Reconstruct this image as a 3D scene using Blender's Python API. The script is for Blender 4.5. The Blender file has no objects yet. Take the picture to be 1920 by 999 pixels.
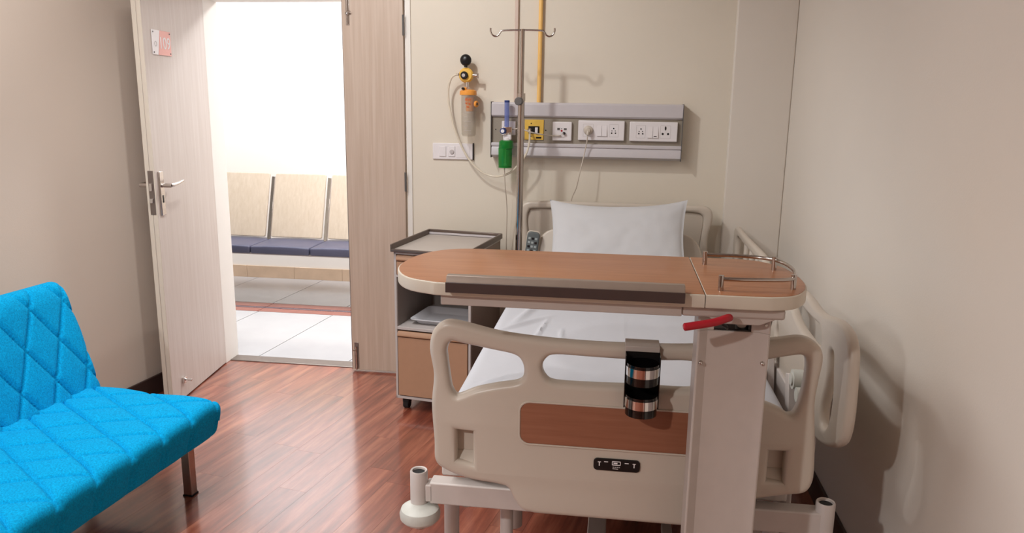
import bpy, bmesh, math, random
from math import pi, sin, cos, tan, radians, sqrt, exp
from mathutils import Vector, Matrix, noise
random.seed(7)
SC = bpy.context.scene
COL = SC.collection

# ------------------------------------------------------------------ camera
cam_d = bpy.data.cameras.new('camera'); cam = bpy.data.objects.new('camera', cam_d); COL.objects.link(cam)
r_ = Vector((0.99053735, 0.13656016, 0.01367771)); u_ = Vector((-0.0420281, 0.20695011, 0.97744836)); w_ = Vector((-0.1306499, 0.96877396, -0.21073117))
mw = Matrix.Identity(4)
for i in range(3):
    mw[i][0] = r_[i]; mw[i][1] = u_[i]; mw[i][2] = -w_[i]
mw.translation = Vector((0, 0, 1.5))
cam.matrix_world = mw
cam_d.sensor_width = 36; cam_d.lens = 1450/1920*36; cam_d.clip_start = 0.02
SC.camera = cam

# ------------------------------------------------------------------ world, lights, exposure
SC.view_settings.view_transform = 'Standard'; SC.view_settings.look = 'None'
SC.view_settings.gamma = 1.0; SC.view_settings.exposure = 0.19; SC.view_settings.use_curve_mapping = False
wd = bpy.data.worlds.new('world'); SC.world = wd; wd.use_nodes = True
wd.node_tree.nodes['Background'].inputs[0].default_value = (1.0, 0.93, 0.86, 1)
wd.node_tree.nodes['Background'].inputs[1].default_value = 0.3

def light(name, kind, loc, energy, color=(1, 1, 1), size=0.1, size_y=None, rot=(0, 0, 0), angle=None, blend=0.5):
    d = bpy.data.lights.new(name, kind); d.energy = energy; d.color = color
    if kind == 'AREA':
        d.size = size
        if size_y: d.shape = 'RECTANGLE'; d.size_y = size_y
    else:
        d.shadow_soft_size = size
    if kind == 'SPOT':
        d.spot_size = angle; d.spot_blend = blend
    o = bpy.data.objects.new(name, d); COL.objects.link(o); o.location = loc; o.rotation_euler = rot
    return o
WARM = (0.985, 0.99, 0.985)
light('downlight_lamp', 'SPOT', (-1.20, 2.66, 2.64), 48, WARM, 0.05, rot=Vector((0.35, 0.85, -1.44)).to_track_quat('-Z', 'Y').to_euler(), angle=radians(125), blend=0.7)
light('downlight_lamp_rear', 'SPOT', (-1.82, -0.92, 2.64), 182, WARM, 0.06, angle=radians(165), blend=0.6)
light('ceiling_fill', 'AREA', (-1.55, 1.8, 2.66), 34, (0.985, 0.99, 0.99), 1.0, 1.5)  # added soft fill light, not a fitting of the room
light('corridor_lamp', 'AREA', (-0.95, 5.1, 2.55), 50, (0.92, 0.96, 1.0), 0.5, 0.5)
light('corridor_lamp_mid', 'AREA', (-2.6, 5.1, 2.62), 42, (0.92, 0.96, 1.0), 1.2, 0.6)
light('corridor_lamp_far', 'AREA', (-4.3, 5.0, 2.62), 34, (0.92, 0.96, 1.0), 1.2, 0.9)

# ------------------------------------------------------------------ helpers
def S(*c):
    def f(v):
        v /= 255.0
        return v/12.92 if v <= 0.04045 else ((v+0.055)/1.055)**2.4
    return tuple(f(v) for v in c) + (1.0,)

MATS = {}
def mat(name, col, rough=0.5, metal=0.0, var=0.04, scale=8.0, bump=0.0, bscale=60.0, trans=0.0, ior=1.45, coat=0.0, alpha=1.0, emit=0.0):
    """plain procedural material: base colour varied by a noise, optional fine bump"""
    m = bpy.data.materials.new(name); m.use_nodes = True
    nt = m.node_tree; b = nt.nodes['Principled BSDF']
    tc = nt.nodes.new('ShaderNodeTexCoord')
    n = nt.nodes.new('ShaderNodeTexNoise'); n.inputs['Scale'].default_value = scale; n.inputs['Detail'].default_value = 3
    nt.links.new(tc.outputs['Object'], n.inputs['Vector'])
    rp = nt.nodes.new('ShaderNodeValToRGB')
    c = col
    rp.color_ramp.elements[0].position = 0.3; rp.color_ramp.elements[1].position = 0.7
    rp.color_ramp.elements[0].color = (c[0]*(1-var), c[1]*(1-var), c[2]*(1-var), 1)
    rp.color_ramp.elements[1].color = (min(1, c[0]*(1+var)), min(1, c[1]*(1+var)), min(1, c[2]*(1+var)), 1)
    nt.links.new(n.outputs['Fac'], rp.inputs['Fac'])
    nt.links.new(rp.outputs['Color'], b.inputs['Base Color'])
    b.inputs['Roughness'].default_value = rough; b.inputs['Metallic'].default_value = metal
    b.inputs['Transmission Weight'].default_value = trans; b.inputs['IOR'].default_value = ior
    b.inputs['Coat Weight'].default_value = coat; b.inputs['Alpha'].default_value = alpha
    if emit:
        b.inputs['Emission Color'].default_value = c; b.inputs['Emission Strength'].default_value = emit
    if bump:
        n2 = nt.nodes.new('ShaderNodeTexNoise'); n2.inputs['Scale'].default_value = bscale; n2.inputs['Detail'].default_value = 4
        nt.links.new(tc.outputs['Object'], n2.inputs['Vector'])
        bp = nt.nodes.new('ShaderNodeBump'); bp.inputs['Strength'].default_value = bump; bp.inputs['Distance'].default_value = 0.004
        nt.links.new(n2.outputs['Fac'], bp.inputs['Height']); nt.links.new(bp.outputs['Normal'], b.inputs['Normal'])
    MATS[name] = m
    return m

def woodmat(name, c1, c2, c3, rough=0.4, stretch=(1, 12, 12), scale=6.0, per_object=0.0, coat=0.0, bump=0.0, coords='Object'):
    """streaky wood: noise stretched along one axis, plus a per-object tone and offset"""
    m = bpy.data.materials.new(name); m.use_nodes = True
    nt = m.node_tree; b = nt.nodes['Principled BSDF']; L = nt.links.new
    tc = nt.nodes.new('ShaderNodeTexCoord'); mp = nt.nodes.new('ShaderNodeMapping')
    mp.inputs['Scale'].default_value = stretch
    L(tc.outputs[coords], mp.inputs['Vector'])
    oi = nt.nodes.new('ShaderNodeObjectInfo')
    ml = nt.nodes.new('ShaderNodeMath'); ml.operation = 'MULTIPLY'; ml.inputs[1].default_value = 37.0
    L(oi.outputs['Random'], ml.inputs[0])
    n = nt.nodes.new('ShaderNodeTexNoise'); n.noise_dimensions = '4D'
    n.inputs['Scale'].default_value = scale; n.inputs['Detail'].default_value = 6; n.inputs['Roughness'].default_value = 0.62; n.inputs['Distortion'].default_value = 0.25
    L(mp.outputs['Vector'], n.inputs['Vector']); L(ml.outputs[0], n.inputs['W'])
    rp = nt.nodes.new('ShaderNodeValToRGB')
    e = rp.color_ramp.elements
    e[0].position = 0.28; e[0].color = c1; e[1].position = 0.72; e[1].color = c3
    k = e.new(0.5); k.color = c2
    L(n.outputs['Fac'], rp.inputs['Fac'])
    out = rp.outputs['Color']
    if per_object:
        mr = nt.nodes.new('ShaderNodeMapRange'); mr.inputs['To Min'].default_value = 1-per_object; mr.inputs['To Max'].default_value = 1+per_object
        L(oi.outputs['Random'], mr.inputs['Value'])
        hs = nt.nodes.new('ShaderNodeHueSaturation'); L(mr.outputs[0], hs.inputs['Value']); L(out, hs.inputs['Color'])
        out = hs.outputs['Color']
    L(out, b.inputs['Base Color'])
    b.inputs['Roughness'].default_value = rough; b.inputs['Coat Weight'].default_value = coat; b.inputs['Coat Roughness'].default_value = 0.14; b.inputs['Coat IOR'].default_value = 2.3
    if bump:
        bp = nt.nodes.new('ShaderNodeBump'); bp.inputs['Strength'].default_value = bump; bp.inputs['Distance'].default_value = 0.002
        L(n.outputs['Fac'], bp.inputs['Height']); L(bp.outputs['Normal'], b.inputs['Normal'])
    return m

class MB:
    """collects shapes, then links them as one mesh object"""
    def __init__(s): s.v = []; s.f = []
    def add(s, vs, fs, M=None):
        o = len(s.v)
        s.v += [tuple(M @ Vector(p)) for p in vs] if M is not None else [tuple(p) for p in vs]
        s.f += [tuple(i+o for i in f) for f in fs]; return s
    def box(s, a, b, M=None):
        (x0, y0, z0), (x1, y1, z1) = a, b
        v = [(x0,y0,z0),(x1,y0,z0),(x1,y1,z0),(x0,y1,z0),(x0,y0,z1),(x1,y0,z1),(x1,y1,z1),(x0,y1,z1)]
        return s.add(v, [(0,3,2,1),(4,5,6,7),(0,1,5,4),(1,2,6,5),(2,3,7,6),(3,0,4,7)], M)
    def prism(s, poly, z0, z1, M=None):
        n = len(poly)
        v = [(x,y,z0) for x,y in poly]+[(x,y,z1) for x,y in poly]
        f = [tuple(range(n-1,-1,-1)), tuple(range(n,2*n))]+[(i,(i+1)%n,(i+1)%n+n,i+n) for i in range(n)]
        return s.add(v, f, M)
    def lathe(s, prof, n=24, M=None, closed=False):
        """profile of (radius, z) turned about z"""
        v = []; f = []
        for r, z in prof:
            for i in range(n):
                a = 2*pi*i/n; v.append((r*cos(a), r*sin(a), z))
        m = len(prof)
        rng = range(m) if closed else range(m-1)
        for j in rng:
            k = (j+1) % m
            for i in range(n):
                f.append((j*n+i, j*n+(i+1)%n, k*n+(i+1)%n, k*n+i))
        if not closed:
            f.append(tuple(range(n-1,-1,-1))); f.append(tuple((m-1)*n+i for i in range(n)))
        return s.add(v, f, M)
    def cyl(s, p, q, r, n=20, r2=None):
        p, q = Vector(p), Vector(q); d = q-p
        M = Matrix.Translation(p) @ d.to_track_quat('Z', 'Y').to_matrix().to_4x4()
        return s.lathe([(r, 0), (r if r2 is None else r2, d.length)], n, M)
    def tube(s, pts, r, n=12, caps=True):
        pts = [Vector(p) for p in pts]; v = []; f = []
        t0 = (pts[1]-pts[0]).normalized()
        nrm = t0.orthogonal().normalized()
        for i, p in enumerate(pts):
            t = (pts[min(i+1, len(pts)-1)]-pts[max(i-1, 0)]).normalized()
            nrm = (nrm - t*nrm.dot(t)).normalized(); bn = t.cross(nrm)
            rr = r[i] if isinstance(r, (list, tuple)) else r
            for k in range(n):
                a = 2*pi*k/n; v.append(p + nrm*cos(a)*rr + bn*sin(a)*rr)
        for i in range(len(pts)-1):
            for k in range(n):
                f.append((i*n+k, i*n+(k+1)%n, (i+1)*n+(k+1)%n, (i+1)*n+k))
        if caps:
            f.append(tuple(range(n-1,-1,-1))); f.append(tuple((len(pts)-1)*n+k for k in range(n)))
        return s.add(v, f)
    def sphere(s, c, r, n=16, sc=(1,1,1)):
        prof = [(max(1e-4, r*sin(pi*j/(n//2))), -r*cos(pi*j/(n//2))) for j in range(n//2+1)]
        return s.lathe(prof, n, Matrix.Translation(c) @ Matrix.Diagonal((sc[0], sc[1], sc[2], 1)))
    def build(s, name, m, parent=None, bevel=0.0, seg=2, angle=35, world=True, smooth=True):
        me = bpy.data.meshes.new(name); me.from_pydata(s.v, [], s.f)
        return finish(name, me, m, parent, bevel, seg, angle, world, smooth)

def rootmat(o):
    while o.parent: o = o.parent
    return o.matrix_basis.copy()

def finish(name, me, m, parent=None, bevel=0.0, seg=2, angle=35, world=True, smooth=True):
    bm = bmesh.new(); bm.from_mesh(me); bmesh.ops.recalc_face_normals(bm, faces=bm.faces); bm.to_mesh(me); bm.free()
    if parent is not None and world: me.transform(rootmat(parent).inverted())
    if smooth:
        me.polygons.foreach_set('use_smooth', [True]*len(me.polygons))
        me.set_sharp_from_angle(angle=radians(angle))
    for mm in (m if isinstance(m, (list, tuple)) else [m]): me.materials.append(mm)
    o = bpy.data.objects.new(name, me); COL.objects.link(o)
    if parent is not None: o.parent = parent
    if bevel:
        md = o.modifiers.new('bevel', 'BEVEL'); md.width = bevel; md.segments = seg; md.limit_method = 'ANGLE'; md.angle_limit = radians(40)
        md.harden_normals = False
    return o

def thing(name, label, cat, loc=(0,0,0), rz=0.0, group=None, kind=None):
    o = bpy.data.objects.new(name, None); COL.objects.link(o); o.empty_display_size = 0.05
    o.location = loc; o.rotation_euler = (0, 0, rz)
    o.matrix_basis = Matrix.Translation(loc) @ Matrix.Rotation(rz, 4, 'Z')
    if kind: o['kind'] = kind
    o['label'] = label; o['category'] = cat
    if group: o['group'] = group
    return o
def tag(o, label, cat, group=None):
    o['label'] = label; o['category'] = cat
    if group: o['group'] = group
    return o
def struct(o, label=None):
    o['kind'] = 'structure'
    if label: o['label'] = label
    return o

def loop(pts, n=5, closed=True):
    """Catmull-Rom through the points"""
    out = []; m = len(pts); P = [Vector(p) for p in pts]
    for i in range(m if closed else m-1):
        if closed: a, b, c, d = P[i-1], P[i], P[(i+1)%m], P[(i+2)%m]
        else: a, b, c, d = P[max(i-1,0)], P[i], P[i+1], P[min(i+2,m-1)]
        for k in range(n):
            t = k/n
            out.append(0.5*((2*b)+(c-a)*t+(2*a-5*b+4*c-d)*t*t+(3*b-a-3*c+d)*t**3))
    if not closed: out.append(P[-1])
    return [tuple(q) for q in out]

def rrect(x0, y0, x1, y1, r, n=5):
    out = []
    for cx, cy, a0 in ((x1-r,y1-r,0),(x0+r,y1-r,90),(x0+r,y0+r,180),(x1-r,y0+r,270)):
        for k in range(n+1):
            a = radians(a0+90*k/n); out.append((cx+r*cos(a), cy+r*sin(a)))
    return out

def plate(name, outline, holes, depth, bevel, m, parent, M, angle=50, res=3, bend=None):
    """flat plate with holes and rounded rims; outline in the XY plane of M, thickness along its Z, centred"""
    cu = bpy.data.curves.new(name, 'CURVE'); cu.dimensions = '2D'; cu.fill_mode = 'BOTH'
    for pts in [outline]+list(holes):
        sp = cu.splines.new('POLY'); sp.points.add(len(pts)-1)
        for i, p in enumerate(pts): sp.points[i].co = (p[0], p[1], 0, 1)
        sp.use_cyclic_u = True
    cu.extrude = max(0.0, depth/2-bevel); cu.bevel_depth = bevel; cu.bevel_resolution = res; cu.offset = -bevel
    ob = bpy.data.objects.new(name, cu); COL.objects.link(ob)
    dg = bpy.context.evaluated_depsgraph_get(); me = bpy.data.meshes.new_from_object(ob.evaluated_get(dg))
    bpy.data.objects.remove(ob); bpy.data.curves.remove(cu)
    me.materials.clear(); me.name = name
    bm = bmesh.new(); bm.from_mesh(me); bmesh.ops.remove_doubles(bm, verts=bm.verts, dist=1e-5); bm.to_mesh(me); bm.free()
    if bend:
        for v in me.vertices: v.co = bend(v.co)
    me.transform(M)
    return finish(name, me, m, parent, angle=angle)

def text(name, body, size, m, parent, M, depth=0.0006, align='CENTER', sx=1.0):
    cu = bpy.data.curves.new(name, 'FONT'); cu.body = body; cu.size = size; cu.extrude = depth; cu.align_x = align; cu.align_y = 'CENTER'
    ob = bpy.data.objects.new(name, cu); COL.objects.link(ob)
    dg = bpy.context.evaluated_depsgraph_get(); me = bpy.data.meshes.new_from_object(ob.evaluated_get(dg))
    bpy.data.objects.remove(ob); bpy.data.curves.remove(cu)
    me.materials.clear(); me.transform(M @ Matrix.Diagonal((sx, 1, 1, 1)))
    return finish(name, me, m, parent, smooth=False)

def slab(sx, sy, sz, r, nx, ny, nz, disp=None, M=None, e=3):
    """rounded box centred on the origin with enough grid to displace"""
    def ax(h, n):
        a = [-h + r*(1-cos(pi/2*k/e)) for k in range(e)]
        mid = [-(h-r)+2*(h-r)*k/n for k in range(n+1)]
        return a+mid+[-q for q in reversed(a)]
    X, Y, Z = ax(sx/2, nx), ax(sy/2, ny), ax(sz/2, nz)
    H = (sx/2, sy/2, sz/2)
    idx = {}; V = []; F = []
    def vert(i, j, k):
        key = (i, j, k)
        if key not in idx:
            p = Vector((X[i], Y[j], Z[k])); q = Vector([max(-(H[a]-r), min(H[a]-r, p[a])) for a in range(3)])
            d = p-q
            if d.length > 1e-9: p = q+d.normalized()*r
            if disp: p = disp(p)
            if M is not None: p = M @ p
            idx[key] = len(V); V.append(tuple(p))
        return idx[key]
    a, b, c = len(X)-1, len(Y)-1, len(Z)-1
    for i in range(a):
        for j in range(b):
            F.append((vert(i,j,0),vert(i,j+1,0),vert(i+1,j+1,0),vert(i+1,j,0)))
            F.append((vert(i,j,c),vert(i+1,j,c),vert(i+1,j+1,c),vert(i,j+1,c)))
    for i in range(a):
        for k in range(c):
            F.append((vert(i,0,k),vert(i+1,0,k),vert(i+1,0,k+1),vert(i,0,k+1)))
            F.append((vert(i,b,k),vert(i,b,k+1),vert(i+1,b,k+1),vert(i+1,b,k)))
    for j in range(b):
        for k in range(c):
            F.append((vert(0,j,k),vert(0,j,k+1),vert(0,j+1,k+1),vert(0,j+1,k)))
            F.append((vert(a,j,k),vert(a,j+1,k),vert(a,j+1,k+1),vert(a,j,k+1)))
    return V, F

XZ = lambda y: Matrix.Translation((0, y, 0)) @ Matrix.Rotation(pi/2, 4, 'X')          # (x, z) drawings, facing -y
YZ = lambda x: Matrix(((0,0,1,x),(1,0,0,0),(0,1,0,0),(0,0,0,1)))                       # (y, z) drawings

# ------------------------------------------------------------------ materials
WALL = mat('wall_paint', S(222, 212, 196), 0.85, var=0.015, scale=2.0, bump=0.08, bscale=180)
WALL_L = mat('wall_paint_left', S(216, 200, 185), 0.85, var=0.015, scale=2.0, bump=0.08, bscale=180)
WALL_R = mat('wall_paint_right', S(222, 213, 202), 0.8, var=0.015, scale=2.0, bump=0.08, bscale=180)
CEIL = mat('ceiling_paint', S(212, 208, 202), 0.9, var=0.01)
CORR = mat('corridor_paint', S(240, 234, 232), 0.75, var=0.01, scale=1.5)
CORR_LOW = mat('corridor_paint_low', S(236, 228, 220), 0.6, var=0.01, scale=1.5)
JAMB = mat('white_door_frame', S(232, 226, 218), 0.45, var=0.01)
SKIRT = mat('dark_skirting', S(62, 44, 40), 0.45, var=0.1, scale=12)
DOORW = woodmat('door_laminate', S(184, 162, 144), S(193, 172, 155), S(203, 184, 168), 0.45, (40, 40, 1.2), 1.6)
DOOR_LIT = woodmat('door_laminate_lit', S(196, 182, 172), S(203, 190, 181), S(210, 199, 191), 0.45, (40, 40, 1.2), 1.6)  # lightened copy of the door laminate, corridor light put into its colour
DOORE = mat('door_edge_band', S(216, 204, 188), 0.5, var=0.02, scale=20)
TILE = mat('corridor_tile', S(184, 182, 183), 0.2, var=0.03, scale=5, coat=0.3)
TILE_RED = mat('brown_stone_tile', S(150, 92, 80), 0.3, var=0.1, scale=12)
TILE_DK = mat('dark_stone_strip', S(96, 74, 82), 0.25, var=0.1, scale=20)
SKTILE = mat('tan_skirting_tile', S(206, 178, 152), 0.3, var=0.08, scale=9)
GROUT = mat('grout', S(120, 114, 112), 0.8)
PLANK = woodmat('floor_wood', S(84, 30, 20), S(140, 70, 50), S(190, 116, 88), 0.34, (9, 0.9, 9), 2.2, per_object=0.14, coat=1.0)
SUB = mat('floor_gap', S(60, 30, 20), 0.7)
BLUE = None
STEEL = mat('brushed_steel', S(196, 188, 182), 0.24, 1.0, var=0.05, scale=30)
DSTEEL = mat('dull_steel', S(150, 140, 134), 0.38, 1.0, var=0.05, scale=30)
POLEM = mat('pole_steel', S(184, 176, 170), 0.13, 1.0, var=0.03)
CHROME = mat('chrome', S(225, 222, 220), 0.08, 1.0, var=0.0)
BLACK = mat('black_plastic', S(22, 20, 20), 0.35, var=0.05)
RUBBER = mat('black_rubber', S(30, 28, 28), 0.7, var=0.05)
BEDP = mat('bed_plastic', S(200, 188, 174), 0.34, var=0.015, scale=4, bump=0.03, bscale=250)
BEDM = mat('bed_painted_metal', S(204, 194, 188), 0.42, var=0.03, scale=20)
BEDD = mat('bed_underside', S(96, 88, 82), 0.6, var=0.08)
BWOOD = woodmat('footboard_wood', S(140, 88, 64), S(148, 95, 70), S(156, 102, 76), 0.45, (1.5, 20, 26), 3.0)
SHEET = mat('white_sheet', S(192, 192, 197), 0.9, var=0.012, scale=6, bump=0.15, bscale=35)
PILLOWM = mat('white_pillowcase', S(198, 197, 198), 0.9, var=0.01, scale=6, bump=0.2, bscale=22)
TWOOD = woodmat('table_wood', S(158, 99, 62), S(170, 111, 72), S(182, 123, 84), 0.36, (1.2, 26, 26), 3.2, coat=0.15)
TEDGE = mat('table_edge', S(206, 196, 180), 0.45, var=0.02)
TMETAL = mat('table_column_paint', S(186, 174, 166), 0.42, var=0.02, scale=30, bump=0.04, bscale=300)
TTRIM = mat('table_trim', S(150, 134, 122), 0.4, 0.2, var=0.04, scale=30)
TRIMD = mat('table_trim_front', S(70, 54, 50), 0.5, var=0.05, scale=30)
RED = mat('red_grip', S(170, 22, 38), 0.4, var=0.05)
LOCK_W = mat('locker_frame', S(190, 182, 178), 0.4, var=0.02)
LOCK_T = mat('locker_tan', S(176, 136, 108), 0.5, var=0.02, scale=30, bump=0.05, bscale=200)
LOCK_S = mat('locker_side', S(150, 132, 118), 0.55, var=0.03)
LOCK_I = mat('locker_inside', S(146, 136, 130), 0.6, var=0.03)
LOCK_RIM = mat('locker_rim', S(104, 90, 82), 0.35, 0.3, var=0.05)
TRAYM = mat('grey_tray', S(220, 220, 224), 0.35, var=0.02)
ALU = mat('panel_aluminium', S(200, 194, 196), 0.45, 0.05, var=0.015, scale=30)
PGREY = mat('panel_grey', S(150, 140, 126), 0.55, 0.0, var=0.05, scale=200)
SOCK = mat('white_switch_plastic', S(230, 224, 224), 0.3, var=0.01)
SOCKG = mat('switch_line', S(190, 182, 180), 0.4, var=0.01)
YEL = mat('yellow_plate', S(226, 184, 84), 0.4, var=0.04, scale=60)
YPIPE = mat('yellow_pipe', S(238, 190, 112), 0.4, var=0.04)
PPIPE = mat('painted_pipe', S(206, 184, 170), 0.5, var=0.03)
YKNOB = mat('yellow_regulator', S(240, 190, 84), 0.35, var=0.03)
ORANGE = mat('orange_lid', S(240, 160, 70), 0.35, var=0.04)
PRINT = mat('orange_print', S(206, 92, 40), 0.5)
TUBEM = mat('clear_tube', S(232, 220, 200), 0.25, var=0.02, alpha=0.8)
CABLE = mat('grey_cable', S(196, 184, 170), 0.45, var=0.02)
GREEN = mat('green_cap', S(10, 118, 38), 0.3, var=0.1, scale=60)
BLUEC = mat('blue_cap', S(40, 60, 120), 0.35)
GREY = mat('grey_knob', S(96, 92, 90), 0.45, var=0.05)
REMOTE = mat('remote_grey', S(98, 104, 104), 0.45, var=0.05)
REMB = mat('remote_button', S(160, 168, 168), 0.5, var=0.05)
WHITE = mat('white_print', S(236, 232, 232), 0.5, var=0.0)
PINK = mat('sign_pink', S(236, 170, 158), 0.4, var=0.03)
PINKD = mat('sign_groove', S(176, 130, 118), 0.5, var=0.03)
NAVY = mat('navy_vinyl', S(72, 72, 92), 0.4, var=0.05, bump=0.1, bscale=150)
BWD = woodmat('bench_wood', S(184, 166, 146), S(191, 174, 155), S(198, 182, 164), 0.4, (30, 30, 1.5), 1.8)
def glassy(name, col, rough=0.05, alpha=0.35):
    """thin clear plastic: transparent mixed with glossy/tinted"""
    m = bpy.data.materials.new(name); m.use_nodes = True; nt = m.node_tree; L = nt.links.new
    for n in list(nt.nodes): nt.nodes.remove(n)
    o = nt.nodes.new('ShaderNodeOutputMaterial'); mix = nt.nodes.new('ShaderNodeMixShader')
    t = nt.nodes.new('ShaderNodeBsdfTransparent'); p = nt.nodes.new('ShaderNodeBsdfPrincipled')
    ns = nt.nodes.new('ShaderNodeTexNoise'); ns.inputs['Scale'].default_value = 20
    mr = nt.nodes.new('ShaderNodeMapRange'); mr.inputs['To Min'].default_value = alpha*0.9; mr.inputs['To Max'].default_value = alpha*1.1
    L(ns.outputs['Fac'], mr.inputs['Value']); L(mr.outputs[0], mix.inputs[0])
    t.inputs[0].default_value = (0.5+0.5*col[0], 0.5+0.5*col[1], 0.5+0.5*col[2], 1)
    p.inputs['Base Color'].default_value = col; p.inputs['Roughness'].default_value = rough; p.inputs['Specular IOR Level'].default_value = 0.8
    L(t.outputs[0], mix.inputs[1]); L(p.outputs[0], mix.inputs[2]); L(mix.outputs[0], o.inputs[0])
    return m
CLEAR = glassy('clear_plastic', S(232, 228, 222), 0.05, 0.12)
GCLEAR = glassy('green_clear_plastic', S(60, 185, 85), 0.06, 0.28)
BCLEAR = glassy('blue_clear_tube', S(130, 145, 205), 0.08, 0.5)
SMOKE = glassy('smoked_acrylic', S(14, 12, 12), 0.06, 0.86)

def sofa_fabric():
    m = bpy.data.materials.new('blue_quilted_fabric'); m.use_nodes = True; nt = m.node_tree; L = nt.links.new
    b = nt.nodes['Principled BSDF']; tc = nt.nodes.new('ShaderNodeTexCoord')
    n = nt.nodes.new('ShaderNodeTexNoise'); n.inputs['Scale'].default_value = 220; n.inputs['Detail'].default_value = 3
    L(tc.outputs['Object'], n.inputs['Vector'])
    rp = nt.nodes.new('ShaderNodeValToRGB'); rp.color_ramp.elements[0].position = 0.3; rp.color_ramp.elements[1].position = 0.7
    rp.color_ramp.elements[0].color = S(2, 134, 188); rp.color_ramp.elements[1].color = S(2, 176, 232)
    L(n.outputs['Fac'], rp.inputs['Fac']); L(rp.outputs['Color'], b.inputs['Base Color'])
    b.inputs['Roughness'].default_value = 0.95; b.inputs['Specular IOR Level'].default_value = 0.15
    n2 = nt.nodes.new('ShaderNodeTexNoise'); n2.inputs['Scale'].default_value = 500; L(tc.outputs['Object'], n2.inputs['Vector'])
    bp = nt.nodes.new('ShaderNodeBump'); bp.inputs['Strength'].default_value = 0.25; bp.inputs['Distance'].default_value = 0.001
    L(n2.outputs['Fac'], bp.inputs['Height']); L(bp.outputs['Normal'], b.inputs['Normal'])
    return m
BLUE = sofa_fabric()

# ------------------------------------------------------------------ structure: room shell
D = 3.98          # face of the wall behind the bed
RW = 0.81         # right wall
DX0, DX1, DZ = -2.215, -1.10, 2.02     # door opening
WT = 0.12
wb = MB()
wb.box((DX1, D, 0), (RW+0.2, D+WT, 2.7)); wb.box((-2.7, D, 0), (DX0, D+WT, 2.7)); wb.box((DX0, D, DZ), (DX1, D+WT, 2.7))
struct(wb.build('wall_back', WALL, smooth=False), 'cream painted wall behind the bed with the doorway')
struct(MB().box((0.53, D-0.035, 0), (RW, D+0.01, 2.7)).build('trim_1', WALL_R, bevel=0.006), 'shallow boxed-in pilaster in the right-hand corner')
struct(MB().box((RW, -1.5, 0), (RW+0.15, D+WT, 2.7)).build('wall_right', WALL_R, smooth=False), 'plain cream wall along the right side of the bed')
# left wall leans slightly away from square, as the photo shows
ang = radians(8.0); px, py = -2.293, 3.525
def lw(y, off=0.0): return (px + (y-py)*tan(ang)*1.0 - off/cos(ang), y)
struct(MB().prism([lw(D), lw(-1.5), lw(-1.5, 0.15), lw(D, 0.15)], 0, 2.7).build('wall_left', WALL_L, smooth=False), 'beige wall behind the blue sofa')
struct(MB().box((-3.4, -1.65, 0), (RW+0.15, -1.5, 2.7)).build('wall_front', mat('wall_front_dark', S(120, 92, 74), 0.5), smooth=False), 'plain wall behind the camera')  # unseen wall, colour darkened to cut bounced light
struct(MB().box((-5.6, -1.65, 2.7), (RW+0.15, 6.3, 2.85)).build('ceiling', CEIL, smooth=False), 'flat white ceiling')
struct(MB().prism([lw(D-0.001, -0.012), lw(-1.5, -0.012), lw(-1.5), lw(D-0.001)], 0, 0.10).build('baseboard_left', SKIRT, bevel=0.003), 'dark skirting along the left wall')
struct(MB().box((DX1+0.045, D-0.012, 0), (0.53, D, 0.10)).build('baseboard_back', SKIRT, bevel=0.003), 'dark skirting behind the bed')
struct(MB().box((RW-0.012, -1.5, 0), (RW, D-0.035, 0.10)).build('baseboard_right', SKIRT, bevel=0.003), 'dark skirting along the right wall')

# wooden floor: sub-floor with every plank its own piece
fl = struct(MB().box((-3.2, -1.5, -0.06), (RW, D+WT, -0.012)).build('floor', SUB, smooth=False), 'red-brown wooden plank floor')
pa = radians(-11.0); ca, sa = cos(pa), sin(pa)
pw, pl_ = 0.125, 0.92
pm_cache = {}
def clip(poly, nx, ny, c):                 # keep nx*x+ny*y <= c
    out = []
    for i in range(len(poly)):
        a, b = poly[i], poly[(i+1)%len(poly)]
        da, db = nx*a[0]+ny*a[1]-c, nx*b[0]+ny*b[1]-c
        if da <= 0: out.append(a)
        if da*db < 0:
            t = da/(da-db); out.append((a[0]+(b[0]-a[0])*t, a[1]+(b[1]-a[1])*t))
    return out
nplank = 0
for i in range(-26, 12):
    off = random.random()*pl_
    for j in range(0, 6):
        g = 0.0003
        x0, x1 = i*pw+g, (i+1)*pw-g; y0, y1 = 0.9+j*pl_-off+g, 0.9+(j+1)*pl_-off-g
        poly = [(x*ca-y*sa, x*sa+y*ca) for x, y in ((x0,y0),(x1,y0),(x1,y1),(x0,y1))]
        for c in ((0,1,D+0.09),(0,-1,-0.9),(1,0,RW),(-1,0,2.9)):
            poly = clip(poly, *c)
            if len(poly) < 3: break
        # keep inside the left wall
        if len(poly) >= 3: poly = clip(poly, -1, tan(ang), -(px-py*tan(ang)))
        if len(poly) < 3: continue
        A = abs(sum(poly[k][0]*poly[(k+1)%len(poly)][1]-poly[(k+1)%len(poly)][0]*poly[k][1] for k in range(len(poly))))/2
        if A < 0.0008: continue
        cx = sum(p[0] for p in poly)/len(poly); cy = sum(p[1] for p in poly)/len(poly)
        inv = [((x-cx)*ca+(y-cy)*sa, -(x-cx)*sa+(y-cy)*ca) for x, y in poly]
        n = len(inv)
        ch = [(x*(1-0.0012/max(abs(x),1e-3)) if False else x, y) for x, y in inv]
        mb = MB(); v = [(x,y,-0.012) for x,y in inv]+[(x,y,-0.0003) for x,y in inv]+[(x,y,0) for x,y in ch]
        f = [tuple(range(2*n,3*n))]+[(k,(k+1)%n,(k+1)%n+n,k+n) for k in range(n)]+[(k+n,(k+1)%n+n,(k+1)%n+2*n,k+2*n) for k in range(n)]
        mb.add(v, f)
        o = mb.build('plank', PLANK, fl, world=False, smooth=False)
        o.location = (cx, cy, 0); o.rotation_euler = (0, 0, pa); nplank += 1
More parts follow.
